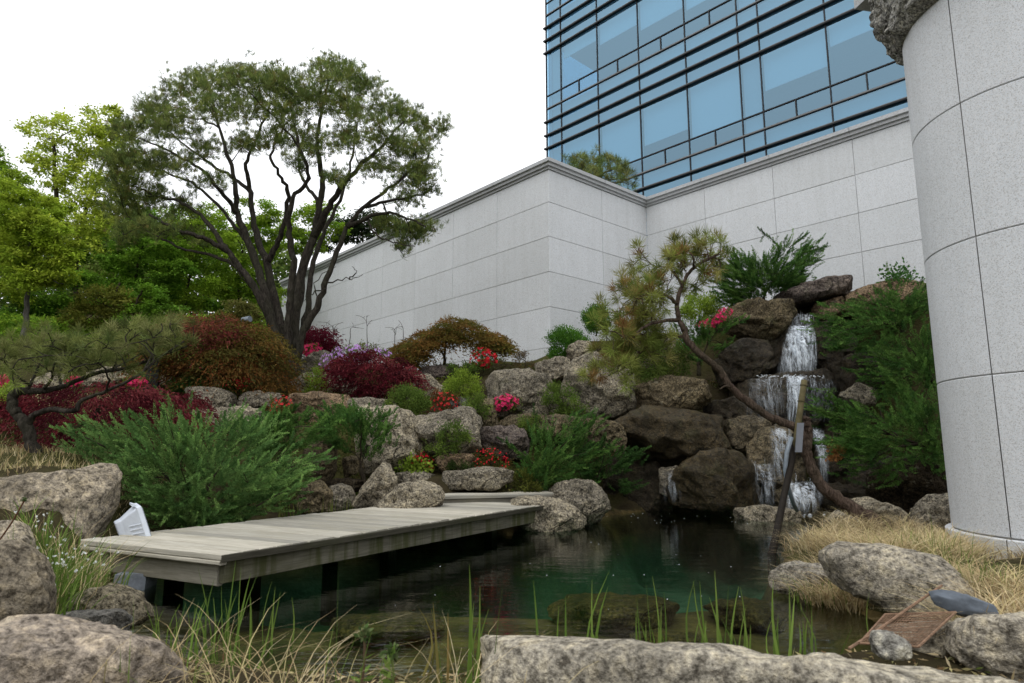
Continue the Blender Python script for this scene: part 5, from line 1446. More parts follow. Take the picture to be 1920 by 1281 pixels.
JUN = [(.062, .14, .03), (.085, .175, .036), (.042, .10, .025), (.125, .225, .05)]
JUNB = [(.11, .215, .06), (.15, .27, .075), (.07, .145, .042), (.21, .34, .095)]
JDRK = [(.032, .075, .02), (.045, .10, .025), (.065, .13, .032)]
def juniper(label, poly, Y, depth, root, n, pl_len, cols, per=44, lw=.010, ll=.045, up=.35, group='junipers among the rocks', nbr=24, shell=.5, out=1.0, extra=()):
    b = P(*root, Y)
    t = thing('juniper_bush', label, 'juniper', b, group)
    w_ = Wood()
    ncl = max(10, n // 13)
    cc0, on0 = vol(poly, Y, depth, ncl, shell)
    ix = rng.integers(0, ncl, n)
    ax0 = unit(unit(cc0 - b) * out * np.array([1.35, 1.1, .8]) + on0 * .35 + Z1 * up)
    pts = cc0[ix] + rng.normal(0, pl_len * .26, (n, 3)) + ax0[ix] * rng.normal(0, pl_len * .4, (n, 1)); on = on0[ix]
    w_.limb([b + np.array([0, 0, -.12]), b, b * .75 + pts.mean(0) * .25], .035, .025, 8, 7, .004)
    for i_ in range(nbr): w_.twig(pts[i_], .015, .004, .06, 5, .03)
    D = unit(ax0[ix] + rng.normal(0, .26, pts.shape))
    L = pl_len * rng.uniform(.5, 1.1, n)
    g = Geo()
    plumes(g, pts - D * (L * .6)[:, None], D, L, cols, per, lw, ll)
    for (x0, y0, x1, y1, dy) in extra:   # single fronds that stick out of the outline
        a_, c_ = P(x0, y0, Y + dy), P(x1, y1, Y + dy)
        w_.limb([a_, (a_ + c_) / 2 + np.array([0, 0, .02]), c_], .008, .003, 8, 5, 0, False)
        nn = 9; tt = np.linspace(.25, 1, nn)[:, None]
        ba = a_ + (c_ - a_) * tt; dv = unit(np.tile(unit(c_ - a_), (nn, 1)) + rng.normal(0, .35, (nn, 3)) + Z1 * .2)
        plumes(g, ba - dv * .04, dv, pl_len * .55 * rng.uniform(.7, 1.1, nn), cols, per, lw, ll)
    obj('stem', w_.g, M['bark_thin'], t, smooth=True)
    obj('foliage', g, M['needle'], t)
    return t
juniper('large spreading bright green juniper beside the jetty', [((x_ - 372) * .93 + 372, (y_ - 900) * .95 + 902) for x_, y_ in [(150,825),(170,795),(215,800),(262,805),(300,785),(345,790),(392,790),(430,800),(470,800),(520,820),(560,845),(590,870),(560,890),(545,935),(500,965),(440,985),(370,992),(300,985),(250,970),(215,965),(190,925),(170,890),(150,855)]], 6.2, .75, (370, 1000), 1650, .24, JUNB, 120, .0062, .025, .12, nbr=60, shell=.75,
        extra=[(200,840,112,806,-.3),(215,830,150,790,-.2),(300,830,250,778,.0),(320,830,306,772,.1),(385,830,372,782,.1),(540,880,608,852,-.2),(520,860,560,835,-.1),(500,940,575,905,-.4),(480,950,560,915,-.45),(260,830,235,785,0),(450,830,420,785,.2),(250,975,185,990,-.4)])
juniper('dark green juniper branches sweeping up behind the bright spreading juniper', [(460,840),(470,805),(520,775),(560,768),(600,785),(640,775),(650,795),(610,825),(570,850),(540,860),(500,860)], 7.2, .3, (480, 880), 330, .22, JUN, 88, .0075, .032, .3, nbr=20, extra=[(500,810,455,790,0),(520,790,555,765,.1),(560,800,535,770,0)])
juniper('juniper trained as a little tree with a bare dark stem', [(600,790),(625,772),(660,775),(700,772),(735,778),(740,805),(725,835),(690,848),(660,850),(630,838),(605,815)], 7.55, .3, (682, 905), 340, .17, JUN, 88, .0075, .032, .35, nbr=26, shell=.6)
juniper('feathery juniper beside the stone step, fronds sweeping towards the wet rocks', [(955,830),(985,835),(1010,815),(1040,810),(1080,795),(1105,790),(1085,820),(1110,835),(1080,855),(1110,870),(1100,905),(1060,915),(1010,915),(975,905),(985,870)], 8.3, .45, (1000, 915), 430, .26, JUN, 88, .0075, .032, .3, nbr=24, out=1.1, extra=[(1050,840,1120,785,0),(1060,860,1150,840,-.1),(1000,870,945,828,0)])
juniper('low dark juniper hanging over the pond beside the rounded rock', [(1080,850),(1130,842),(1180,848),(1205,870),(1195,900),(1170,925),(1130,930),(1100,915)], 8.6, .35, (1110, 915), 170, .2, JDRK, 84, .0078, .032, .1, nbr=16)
juniper('juniper rising over the capstone of the waterfall', [(1352,555),(1350,520),(1375,495),(1380,475),(1400,490),(1430,475),(1450,455),(1480,450),(1500,465),(1530,470),(1530,485),(1510,505),(1520,525),(1490,540),(1440,545),(1400,570),(1365,570)], 10.9, .5, (1432, 572), 1500, .22, JUN, 80, .008, .032, .25, nbr=26, extra=[(1470,470,1425,432,0),(1500,480,1548,462,0),(1480,465,1512,440,.1),(1390,500,1375,470,0)])
juniper('creeping juniper under the pink azalea beside the falls', [(1278,610),(1310,590),(1350,600),(1395,598),(1400,615),(1375,640),(1390,660),(1350,680),(1310,690),(1280,670),(1262,640)], 10.0, .4, (1310, 690), 200, .2, JUN, 88, .0075, .032, .15, nbr=16, extra=[(1350,620,1402,598,-.1)])
juniper('upper hanging juniper between the falls and the pillar', [(1520,605),(1560,580),(1590,590),(1610,560),(1660,545),(1700,550),(1745,540),(1750,590),(1720,610),(1690,640),(1640,660),(1600,650),(1560,650),(1545,625)], 9.2, .6, (1690, 610), 560, .26, JUN, 88, .0075, .032, .0, nbr=26, out=1.0, extra=[(1580,610,1512,604,-.2),(1600,650,1560,655,-.2),(1700,560,1752,530,0)])
juniper('middle hanging juniper against the pillar', [(1600,695),(1640,680),(1660,650),(1700,620),(1745,625),(1760,680),(1755,740),(1700,745),(1660,740),(1640,715)], 8.6, .5, (1745, 700), 420, .24, JUN, 88, .0075, .032, .0, nbr=20, extra=[(1660,700,1590,695,-.2)])
juniper('lowest hanging juniper, big and dense, drooping towards the pond', [(1530,760),(1560,750),(1600,765),(1650,740),(1700,745),(1755,730),(1768,790),(1772,870),(1740,900),(1690,905),(1650,895),(1600,870),(1560,850),(1585,830),(1545,815),(1570,795)], 8.0, .65, (1750, 840), 780, .26, JUN, 88, .0075, .032, -.05, nbr=30, extra=[(1590,790,1520,765,-.2),(1600,830,1535,832,-.2),(1620,780,1555,745,-.1)])
dg = Geo(); dpts, _ = vol([(1530,850),(1560,832),(1590,835),(1592,856),(1560,862)], 7.8, .1, 22)
plumes(dg, dpts, unit(np.array([-.8, -.3, -.2]) + rng.normal(0, .4, dpts.shape)), np.full(22, .13), [(.30, .14, .045), (.24, .11, .04)], 40, .008, .035)
props(obj('dead_frond', dg, M['needle'], loc=dpts.mean(0)), 'orange-brown dead juniper frond hanging beside the lower fall', 'frond')

# ------------------------------------------------------------------ Japanese maples
def maple(label, poly, Y, depth, trunk, cols, n, size, layers=60, droop=.6, group=None, r0=.05, ntw=30, flatz=.25, w=None, bark='bark_thin', lpatch=.16, lean_=0.0):
    b = P(*trunk[0], Y)
    t = thing('japanese_maple', label, 'maple', b, group or 'cut-leaf maples')
    w_ = Wood(); w_.limb([P(x, y, Y) for x, y in trunk], r0, r0 * .45, len(trunk) * 5, 8, r0 * .12)
    lc, on = vol(poly, Y, depth, layers, .55)
    for p_ in lc[:ntw]: w_.twig(p_, .016, .004, .10, 5, r0 * .6)
    idx = rng.integers(0, layers, n)
    of = rng.normal(0, 1, (n, 3)) * np.array([1, 1, flatz]) * lpatch * np.array([1.2, 1.2, 1])
    r2 = (of[:, :2] ** 2).sum(1); of[:, 2] -= droop * r2 / lpatch * .5
    pp = lc[idx] + of
    ctr = lc.mean(0)
    outw = pp - ctr; outw[:, 2] *= .2
    D = unit(unit(outw) * .8 + rng.normal(0, .55, (n, 3)) - Z1 * droop)
    sh = tints(layers, cols, .15, w)[idx] * (1 + rng.normal(0, .2, (n, 1)))
    g = Geo(); kites(g, pp, D, size * rng.uniform(.6, 1.3, n), size * .27, np.clip(sh, .002, 1), mid=.4)
    obj('trunk', w_.g, M[bark], t, smooth=True); obj('foliage', g, M['leaf'], t)
    return t
RED = [(.095, .012, .018), (.065, .009, .014), (.135, .020, .026), (.045, .008, .012), (.21, .045, .05)]
maple('wide weeping dark red maple mound behind the small spreading pine', [(-30,755),(0,745),(30,735),(80,720),(140,715),(200,712),(260,720),(310,722),(360,738),(395,765),(370,778),(330,790),(270,815),(210,840),(150,845),(80,850),(0,850),(-30,845)], 7.6, .8, [(150, 850), (165, 800), (190, 760)], RED, 30000, .058, 95, .75, r0=.05, lpatch=.14, flatz=.18)
maple('dark red round-headed maple on a thin stem below the lilac azalea', [(612,700),(640,672),(680,655),(720,660),(755,675),(778,700),(775,722),(740,720),(700,735),(660,730),(625,718)], 9.9, .45, [(690, 752), (690, 730), (696, 700)], RED, 12000, .058, 55, .5, r0=.03, lpatch=.11, flatz=.18)
maple('bronze green umbrella-shaped maple on a black stem at the wall', [(725,660),(760,640),(790,622),(815,614),(825,598),(860,594),(885,605),(910,615),(945,630),(962,645),(950,660),(915,648),(880,640),(840,640),(800,655),(790,685),(745,675)], 11.6, .6, [(834, 690), (834, 660), (838, 635), (850, 620)], [(.17, .125, .03), (.13, .125, .026), (.23, .12, .034), (.14, .09, .025)], 24000, .065, 150, .35, r0=.03, ntw=60, lpatch=.10, flatz=.14)
maple('bronze and orange maple mound beside the many-stemmed pine trunk', [(240,650),(290,610),(340,592),(390,588),(440,590),(490,605),(520,640),(535,680),(545,720),(520,735),(480,712),(430,705),(380,700),(330,690),(280,680)], 9.9, .9, [(400, 735), (380, 700), (355, 670), (340, 650)], [(.11, .075, .018), (.15, .068, .02), (.09, .082, .02), (.18, .06, .022)], 30000, .065, 85, .5, r0=.05, ntw=60, lpatch=.17, flatz=.16, w=[.35, .2, .35, .1])
maple('red maple bush peeping out of the bronze maple', [(300,615),(330,596),(370,586),(410,588),(440,606),(450,640),(420,650),(380,626),(330,622)], 9.7, .6, [(385, 700), (380, 660), (370, 630)], [(.17, .04, .035), (.22, .055, .04), (.13, .035, .03), (.15, .08, .03)], 6500, .065, 60, .4, r0=.03, lpatch=.14)
maple('small crimson maple behind the pine trunk at the wall', [(570,650),(572,625),(590,608),(612,612),(622,635),(618,660),(595,668)], 12.4, .35, [(596, 690), (596, 665), (596, 640)], [(.13, .012, .028), (.10, .01, .02)], 5000, .07, 40, .4, r0=.02, lpatch=.12)

# ------------------------------------------------------------------ shrubs and azaleas
def shrub(label, poly, Y, depth, cols, n, size, name='shrub', cat='bush', group='small bushes among the rocks', flowers=None, nfl=0, fls=.03, stem=None, upr=.6, w=None, wr=.42):
    poly = np.array(poly, float); c = centroid(poly)
    root = stem or (c[0], poly[:, 1].max())
    b = P(*root, Y); t = thing(name, label, cat, b, group)
    w_ = Wood(); w_.limb([b + np.array([0, 0, -.08]), b, P(c[0], c[1], Y)], .014, .008, 6, 6, .003)
    lc, on = vol(poly, Y, depth, max(14, n // 75), .5)
    for p_ in lc[:16]: w_.twig(p_, .014, .003, .08, 4, .012)
    idx = rng.integers(0, len(lc), n)
    pp = lc[idx] + rng.normal(0, size * 1.1, (n, 3))
    D = unit(on[idx] * .8 + Z1 * upr + rng.normal(0, .6, (n, 3)))
    g = Geo(); sh = tints(len(lc), cols, .15, w)[idx] * (1 + rng.normal(0, .15, (n, 1)))
    kites(g, pp, D, size * rng.uniform(.6, 1.2, n), size * wr, np.clip(sh, .002, 1))
    obj('stems', w_.g, M['bark_thin'], t, smooth=True); obj('foliage', g, M['leaf'], t)
    if flowers:
        fp_, fo = vol(poly, Y - depth * .15, depth, nfl, .9)
        fo = unit(fo + Z1 * .5 - np.array([0, .6, 0]))
        a_ = unit(np.cross(fo, rng.normal(size=fo.shape))); b_ = np.cross(fo, a_)
        gg = Geo(); tn = tints(nfl, flowers, .12)
        for k_ in range(5):
            an = k_ * 2 * math.pi / 5
            dd = unit(a_ * math.cos(an) + b_ * math.sin(an) + fo * .35)
            kites(gg, fp_ + fo * .015, dd, fls * .62 * rng.uniform(.7, 1.2, nfl), fls * .5, tn * (1 + rng.normal(0, .06, (nfl, 1))), flat=fo, mid=.6)
        props(obj('flowers', gg, M['petal'], t), kind='stuff')
    return t
BUSH = [(.10, .16, .03), (.14, .20, .035), (.075, .125, .025)]
LIMEB = [(.20, .29, .035), (.25, .34, .045), (.15, .23, .03)]
BRT = [(.075, .18, .025), (.10, .23, .03), (.05, .13, .02)]
PINK = [(.62, .035, .13), (.70, .05, .17), (.52, .025, .10)]
REDF = [(.55, .02, .03), (.62, .03, .045), (.45, .015, .03)]
CORAL = [(.55, .05, .045), (.48, .035, .04)]
LIL = [(.50, .27, .62), (.56, .33, .66)]
AZ = 'azaleas in bloom'
shrub('round lime green bush on the big rounded boulder', [(838,735),(838,712),(855,700),(880,700),(898,715),(898,738),(880,750),(852,748)], 9.75, .3, LIMEB, 5200, .035)
shrub('wide mid-green bush below the dark red round maple', [(722,755),(735,735),(765,727),(795,738),(803,760),(790,775),(750,775)], 9.0, .35, BUSH, 5200, .032)
shrub('small olive bush standing between the two biggest boulders', [(1020,742),(1035,725),(1065,728),(1085,745),(1098,768),(1060,790),(1040,790),(1040,760),(1022,755)], 9.6, .25, BUSH, 3200, .035)
shrub('creeping olive bush over the face of the squarish boulder', [(800,840),(815,810),(840,795),(870,800),(880,830),(850,848),(825,858)], 8.1, .15, BUSH, 2600, .03)
shrub('sprawling green shrub on the narrow upright stone', [(868,765),(880,748),(905,745),(915,760),(912,785),(898,775)], 9.1, .2, BUSH, 1800, .032)
shrub('small olive bush on the long ledge stone', [(972,790),(985,780),(1008,782),(1018,800),(1005,818),(980,812)], 8.9, .18, BUSH, 1800, .032)
shrub('bright green clipped bush at the wall corner', [(1028,660),(1030,632),(1050,618),(1085,622),(1100,640),(1066,668),(1048,675)], 11.6, .4, BRT, 9000, .04)
shrub('second bright green bush higher up by the wall', [(1094,612),(1096,588),(1115,576),(1140,580),(1140,612),(1115,622)], 12.2, .35, BRT, 7000, .04)
shrub('broad green bush behind the leaning pine crown', [(1275,600),(1280,565),(1310,552),(1345,558),(1350,585),(1320,600)], 11.3, .4, LIMEB, 5000, .045)
shrub('mossy green bush spreading under the leaning pine', [(1185,690),(1210,650),(1250,640),(1285,660),(1290,700),(1240,708),(1200,720)], 10.1, .4, [(.06, .10, .02), (.09, .12, .022)], 5200, .04)
shrub('yellow-green sapling bush beside the pine trunk', [(578,735),(575,708),(592,694),(612,700),(612,730),(600,738)], 10.2, .2, LIMEB, 2200, .032)
shrub('dark moss bush in front of the long ledge under the umbrella maple', [(835,690),(850,682),(885,684),(895,695),(860,702)], 11.0, .2, BUSH, 1600, .035)
shrub('green-leaved hosta clump on the wall top beside the pillar', [(1660,527),(1665,512),(1688,502),(1710,512),(1714,527)], 10.0, .3, [(.05, .13, .03), (.07, .16, .04)], 420, .06, wr=.6)
shrub('low green plant with big leaves on the stone step', [(755,880),(765,868),(790,870),(808,880),(790,888),(760,888)], 8.05, .12, LIMEB, 500, .05, wr=.7)
shrub('dark green cushion on the loaf-shaped stone', [(842,880),(850,866),(880,866),(896,880)], 8.05, .12, [(.035, .06, .018), (.05, .08, .02)], 1500, .025)
shrub('olive shrub between the long step stone and the feathery juniper', [(965,890),(985,885),(1010,900),(1010,920),(975,925)], 8.0, .2, [(.08, .10, .02), (.11, .12, .025)], 2400, .028)
shrub('bright pink azalea in full bloom before the big rounded boulder', [(925,760),(930,748),(950,740),(970,750),(972,758),(950,768),(932,770)], 9.5, .16, BUSH, 500, .03, 'azalea', 'azalea', AZ, PINK, 130, .042)
shrub('red azalea bush between the lime bush and the squarish boulder', [(806,765),(812,740),(830,735),(855,745),(858,765),(835,778),(812,772)], 9.3, .22, [(.09, .085, .02), (.13, .07, .025)], 1900, .03, 'azalea', 'azalea', AZ, CORAL, 90, .034)
shrub('crimson azalea under the bronze umbrella maple', [(882,680),(885,660),(900,652),(930,660),(932,678),(910,690),(890,688)], 11.2, .25, BUSH, 900, .035, 'azalea', 'azalea', AZ, REDF, 120, .055)
shrub('red-budded azalea beside the big-leaved plant on the step', [(765,870),(770,840),(795,850),(815,865),(812,880),(790,878)], 8.25, .2, [(.10, .07, .02), (.08, .09, .02)], 1500, .026, 'azalea', 'azalea', AZ, REDF, 110, .020)
shrub('red-budded azalea below the dark purplish block', [(885,870),(895,845),(925,842),(950,852),(958,872),(935,890),(900,885)], 8.2, .2, [(.10, .07, .02), (.08, .09, .02)], 2200, .026, 'azalea', 'azalea', AZ, REDF, 160, .021)
shrub('lilac azalea above the dark red round maple', [(596,685),(610,662),(640,650),(680,648),(720,655),(740,668),(700,672),(650,680),(615,692)], 10.9, .3, [(.13, .15, .03), (.10, .12, .03)], 2400, .035, 'azalea', 'azalea', AZ, LIL, 190, .045)
shrub('deep pink azalea beneath the small crimson maple', [(566,658),(572,648),(595,645),(604,655),(598,668),(575,668)], 12.0, .25, BUSH, 500, .04, 'azalea', 'azalea', AZ, PINK, 110, .055)
shrub('red azalea in front of the dark grey squared boulder', [(505,770),(515,748),(535,742),(548,755),(545,775),(520,780)], 8.9, .18, [(.10, .08, .02), (.13, .06, .025)], 1100, .03, 'azalea', 'azalea', AZ, CORAL, 60, .034)
shrub('red azalea at the foot of the bronze maple', [(410,725),(425,708),(450,705),(470,715),(465,728),(430,732)], 9.6, .25, BUSH, 1400, .035, 'azalea', 'azalea', AZ, CORAL, 60, .04)
shrub('pink azalea beside the black bollard', [(236,720),(245,708),(268,706),(275,718),(258,726)], 9.3, .2, BUSH, 500, .035, 'azalea', 'azalea', AZ, PINK, 90, .045)
shrub('pink azalea behind the branches of the small spreading pine', [(118,722),(128,706),(145,704),(155,718),(138,728)], 9.6, .2, BUSH, 400, .035, 'azalea', 'azalea', AZ, PINK, 70, .045)
shrub('pink azalea on the lawn beyond the small spreading pine', [(-14,722),(-8,706),(8,704),(16,716),(6,726)], 9.6, .2, BUSH, 400, .035, 'azalea', 'azalea', AZ, PINK, 80, .05)
shrub('pink azalea on top of the mossy block beside the falls', [(1306,612),(1315,600),(1340,598),(1350,580),(1368,576),(1374,588),(1355,602),(1335,614)], 10.0, .15, BUSH, 600, .03, 'azalea', 'azalea', AZ, PINK, 150, .042)
shrub('lime bush behind the small spreading pine trunk', [(-20,760),(-10,735),(20,725),(50,722),(55,735),(20,745),(0,765)], 7.6, .3, LIMEB, 1800, .035)
shrub('twiggy reddish shrub at the foot of the long wall', [(965,680),(970,665),(990,660),(1002,672),(1003,690),(975,692)], 11.5, .25, [(.10, .06, .025), (.12, .09, .03)], 700, .03)
shrub('green shrub under the bronze maple', [(315,735),(325,712),(350,710),(385,715),(395,735),(350,742)], 9.7, .3, [(.04, .09, .02), (.06, .12, .025)], 2600, .04)

# bare saplings along the long wall
def sapling(label, x, y0, y1, Y, nb):
    b = P(x, y0, Y); t = thing('bare_sapling', label, 'sapling', b, 'bare saplings at the wall')
    w_ = Wood(); top = P(x + rng.normal(0, 2), y1, Y)
    w_.limb([b + np.array([0, 0, -.1]), b, (b + top) / 2 + np.array([.01, 0, 0]), top], .012, .005, 10, 6, .004)
    for _ in range(nb):
        w_.twig(top + rng.normal(0, .12, 3) * np.array([1, 1, .6]) + np.array([0, 0, .02]), .01, .003, .1, 4, .006)
    obj('stem', w_.g, M['bark_thin'], t)
for lab, x, y0, y1, nb in [('bare sapling with a wide twiggy head nearest the crimson maple', 627, 664, 612, 18), ('short bare sapling with hardly any twigs', 652, 662, 616, 3), ('tall thin bare sapling with a tuft of upright twigs', 688, 662, 602, 8), ('bare sapling with a forked head near the umbrella maple', 739, 655, 618, 9), ('bare single shoot near the umbrella maple', 755, 652, 616, 3)]:
    sapling(lab, x, y0, y1, 12.7, nb)

# ------------------------------------------------------------------ grasses
def blades(g, B, h, lean, wdt, tint, az=None, seg=4, curl=1.0):
    n = len(B); az = rng.uniform(0, 2 * math.pi, n) if az is None else az
    out = np.c_[np.cos(az), np.sin(az), np.zeros(n)]; sd_ = np.c_[-np.sin(az), np.cos(az), np.zeros(n)]
    ta = rng.normal(0, .5, n)[:, None]; sd_ = unit(sd_ + out * ta)
    Vs = []
    for k_ in range(seg + 1):
        t = k_ / seg
        p_ = B + Z1 * (h * (t - .42 * lean * curl * t ** 2.4))[:, None] + out * (h * lean * t ** 1.7)[:, None]
        w_ = (wdt * (1 - t ** 1.6) * .5 + .0002)[:, None]
        Vs += [p_ - sd_ * w_, p_ + sd_ * w_]
    V = np.stack(Vs, 1).reshape(-1, 3); m = 2 * (seg + 1)
    i = (np.arange(n) * m)[:, None]
    f = np.concatenate([np.stack([i + 2 * k_, i + 2 * k_ + 1, i + 2 * k_ + 3, i + 2 * k_ + 2], -1).reshape(-1, 4) for k_ in range(seg)])
    g.add(V, f4=f, tint=np.repeat(tint, m, 0))
STRAW = [(.52, .41, .23), (.42, .32, .17), (.62, .52, .33), (.30, .21, .11), (.46, .40, .19)]
SGREEN = [(.12, .19, .035), (.16, .23, .05), (.09, .15, .03)]

def on_ground(px, py, guess):
    """walk a pixel down to the ground"""
    Yv = np.full(len(px), guess, float)
    for _ in range(12):
        p_ = P(px, py, Yv); gz = np.maximum(ground_z(p_[:, :2]), 0)
        d = ray(px, py); s = (gz - CAM[2]) / d[:, 2]
        ok = np.abs(d[:, 2]) > .015
        Yv = np.where(ok, .5 * Yv + .5 * np.clip(s * d[:, 1], 1.2, 11), Yv)
    p_ = P(px, py, Yv); p_[:, 2] = ground_z(p_[:, :2]); return p_

def world_patch(n, poly_xy, z_off=0.0):
    poly_xy = np.asarray(poly_xy, float); lo_, hi_ = poly_xy.min(0), poly_xy.max(0)
    q_ = rng.uniform(lo_, hi_, (n * 4, 2)); q_ = q_[poly_sd(q_, poly_xy) > 0][:n]
    return np.c_[q_, ground_z(q_) + z_off]

def grass(label, B, h, lean, w, cols, name='dry_grass', cat='grass', hj=.35, wts=None):
    az_ = B[:, 3] if B.shape[1] > 3 else None; B = B[:, :3]
    g = Geo(); n = len(B)
    blades(g, B, h * np.clip(rng.normal(1, hj, n), .3, 1.9), np.clip(rng.normal(lean, .25, n), .05, 1.3), w * rng.uniform(.6, 1.2, n), tints(n, cols, .2, wts), az_)
    return props(obj(name, g, M['blade'], loc=B.mean(0)), label, cat, kind='stuff')
lawn = world_patch(16000, [(-8, 5.2), (-5, 4.9), (-3.6, 4.95), (-3.2, 5.6), (-3.6, 7.0), (-5, 9.5), (-9, 10), (-12, 7)])
grass('dry straw-coloured lawn above the big beige rock', lawn, .085, .55, .006, STRAW + [(.22, .22, .06)])
back = world_patch(9000, [(-12, 9), (-5, 8.6), (-3, 9.5), (-1, 10.5), (-3, 13), (-8, 16), (-14, 15)])
grass('thin greenish grass between the maples and the wood', back, .10, .5, .008, [(.12, .14, .03), (.20, .19, .06), (.08, .11, .02)], 'rough_grass')
def tuft_patch(centres, per, r):
    B = []
    for c_ in centres:
        o_ = rng.normal(0, r, (per, 2)); q_ = c_[:2] + o_
        B.append(np.c_[q_, np.maximum(ground_z(q_), 0.0), np.arctan2(o_[:, 1], o_[:, 0]) + rng.normal(0, .7, per)])
    return np.concatenate(B)
bank = np.array([GP(x, y, .3) for x, y in [(1530,1025),(1570,1010),(1610,1005),(1650,1010),(1700,1005),(1740,1000),(1600,1035),(1660,1030),(1720,1030),(1780,1035),(1830,1060),(1870,1085),(1900,1100),(1800,1050),(1860,1060),(1760,1015),(1900,1070),(1700,985),(1660,985),(1880,1120),(1920,1130),(1560,985),(1590,990),(1625,985),(1740,985),(1640,1000)]])
grass('long bleached dry grass tufts on the bank below the pillar', tuft_patch(np.concatenate([bank, bank + rng.normal(0, .12, bank.shape)]), 200, .06), .17, 1.3, .0052, STRAW, hj=.5)
b2 = rng.uniform((2.3, 4.9), (4.6, 7.3), (90, 2)); b2 = b2[poly_sd(b2, POND) < -.12]
b2 = b2[np.hypot(b2[:, 0] - CC[0], b2[:, 1] - CC[1]) > 1.2]
grass('short bleached grass on the bank behind the flat-topped rock', tuft_patch(np.c_[b2, b2[:, 0] * 0], 90, .09), .15, 1.2, .0055, STRAW, hj=.5)
ra_ = rng.uniform(2.2, 5.2, 46); rr_ = rng.uniform(1.13, 1.3, 46)
grass('short dry grass round the foot of the pillar', tuft_patch(np.c_[CC[0] + rr_ * np.cos(ra_), CC[1] + rr_ * np.sin(ra_), ra_ * 0], 45, .07), .10, 1.1, .005, STRAW, hj=.5)
grass('green grass blades growing through the dry tufts on the bank', tuft_patch(bank[[0, 2, 4, 7, 9, 10, 13, 15, 17]], 75, .09), .17, .5, .0046, SGREEN, 'green_grass')
edge = np.array([P(x, y, Y) for x, y, Y in [(1490,1085,4.2),(1530,1078,4.1),(1560,1070,4.0)]])
ge = tuft_patch(edge[2:], 80, .045); ge[:, 1] += .18; ge[:, 2] += .10
grass('dry grass hanging over the low grey rock at the water', ge, .15, 1.0, .004, STRAW)
# near bank: tangle of dry blades in front of the water
nb = np.array([[x, y, 0] for x, y in zip(rng.uniform(-1.1, -.05, 34), rng.uniform(1.6, 2.15, 34))])
grass('long pale dry grass on the near bank before the water', tuft_patch(nb, 9, .06), .235, .95, .0034, STRAW, hj=.4)
grass('green blades mixed in the dry grass of the near bank', tuft_patch(nb[:12], 5, .07), .22, .4, .0045, SGREEN, 'green_grass')
wl_ = np.array([P(x, y, Y) for x, y, Y in [(85,1060,3.5),(105,1085,3.5),(75,1100,3.3),(120,1110,3.4),(100,1040,3.8),(60,1030,3.8),(130,1080,3.7),(95,1140,3.1)]])
def lift(B, z0): B[:, 2] = np.maximum(B[:, 2], z0); return B
grass('green weeds with thin leaves between the bank rocks at the jetty corner', lift(tuft_patch(wl_, 110, .10), .12), .20, .5, .009, SGREEN, 'weeds')
grass('dry stalks lying among the weeds at the jetty corner', lift(tuft_patch(wl_, 42, .11), .12), .28, .8, .004, STRAW)
fl_g = Geo(); fb = lift(tuft_patch(wl_, 9, .10), .12)[:, :3]; fb[:, 2] += rng.uniform(.12, .22, len(fb))
for k_ in range(4): kites(fl_g, fb, unit(rng.normal(size=fb.shape) + Z1), .012, .010, np.tile([(.75, .77, .75)], (len(fb), 1)))
props(obj('weed_flowers', fl_g, M['petal'], loc=fb.mean(0)), 'tiny white weed flowers at the jetty corner', 'flowers', kind='stuff')

# reeds standing in the shallow water, one clump each
def reeds(label, specs, Y, w=.0065, cols=SGREEN):
    """specs: (px base, py base, px tip, py tip)"""
    w = w * 1.45; g = Geo(); b0 = P(specs[0][0], specs[0][1], Y)
    for x0, y0, x1, y1 in specs:
        yy = Y + rng.normal(0, .05); a_ = P(x0, y0, yy); c_ = P(x1, y1, yy)
        a_ = a_ + np.array([0, 0, -.12])
        n = 6; t = np.linspace(0, 1, n)[:, None]
        bow = np.array([rng.normal(0, .02), rng.normal(0, .02), 0])
        p_ = a_ + (c_ - a_) * t + bow * np.sin(t * math.pi)
        wv = (w * rng.uniform(.7, 1.2) * (1 - t ** 2.2) * .5 + .0004)
        sd_ = unit(np.array([1, rng.normal(0, .6), 0])); f_ = np.array([sd_[1], -sd_[0], 0]) * .35
        V = np.concatenate([p_ - sd_ * wv, p_ + f_ * wv, p_ + sd_ * wv]); i = np.arange(n - 1)
        g.add(V, f4=np.concatenate([np.stack([i, i + 1, i + n + 1, i + n], 1), np.stack([i + n, i + n + 1, i + 2 * n + 1, i + 2 * n], 1)]), tint=tints(1, cols, .15)[0])
    return props(obj('reed_clump', g, M['blade'], loc=b0), label, 'reeds', 'green reeds in the shallow water')
def rnd(x0, x1, yb, hmin, hmax, n, lean=14):
    return [(x := rng.uniform(x0, x1), yb + rng.normal(0, 6), x + rng.normal(0, lean), yb - rng.uniform(hmin, hmax)) for _ in range(n)]
reeds('tall reeds before the near corner of the jetty', [(420,1200,442,1050),(455,1200,452,1064),(440,1190,470,1075),(405,1205,370,1060),(400,1210,402,1085),(430,1215,415,1100),(470,1190,470,1120),(425,1180,445,1110),(480,1215,510,1145),(390,1220,400,1120)] + rnd(370, 480, 1210, 50, 110, 12), 2.75)
reeds('thin reeds between the mossy rock and the jetty corner', [(300,1200,270,1132),(305,1185,308,1140),(325,1180,328,1142),(340,1180,346,1128),(285,1240,292,1132),(365,1185,372,1130)] + rnd(290, 360, 1200, 30, 70, 6, 6), 2.85, .005)
reeds('straight thin reeds in the dark water under the jetty side', [(500,1180,510,1090),(512,1175,516,1100),(505,1180,526,1110),(548,1170,547,1120)], 3.1, .005)
reeds('group of three tall green reeds rising beside the near bank', [(875,1262,880,1058),(885,1258,888,1130),(882,1260,902,1150),(893,1262,900,1098),(898,1255,917,1140),(905,1250,915,1180)], 2.35, .009)
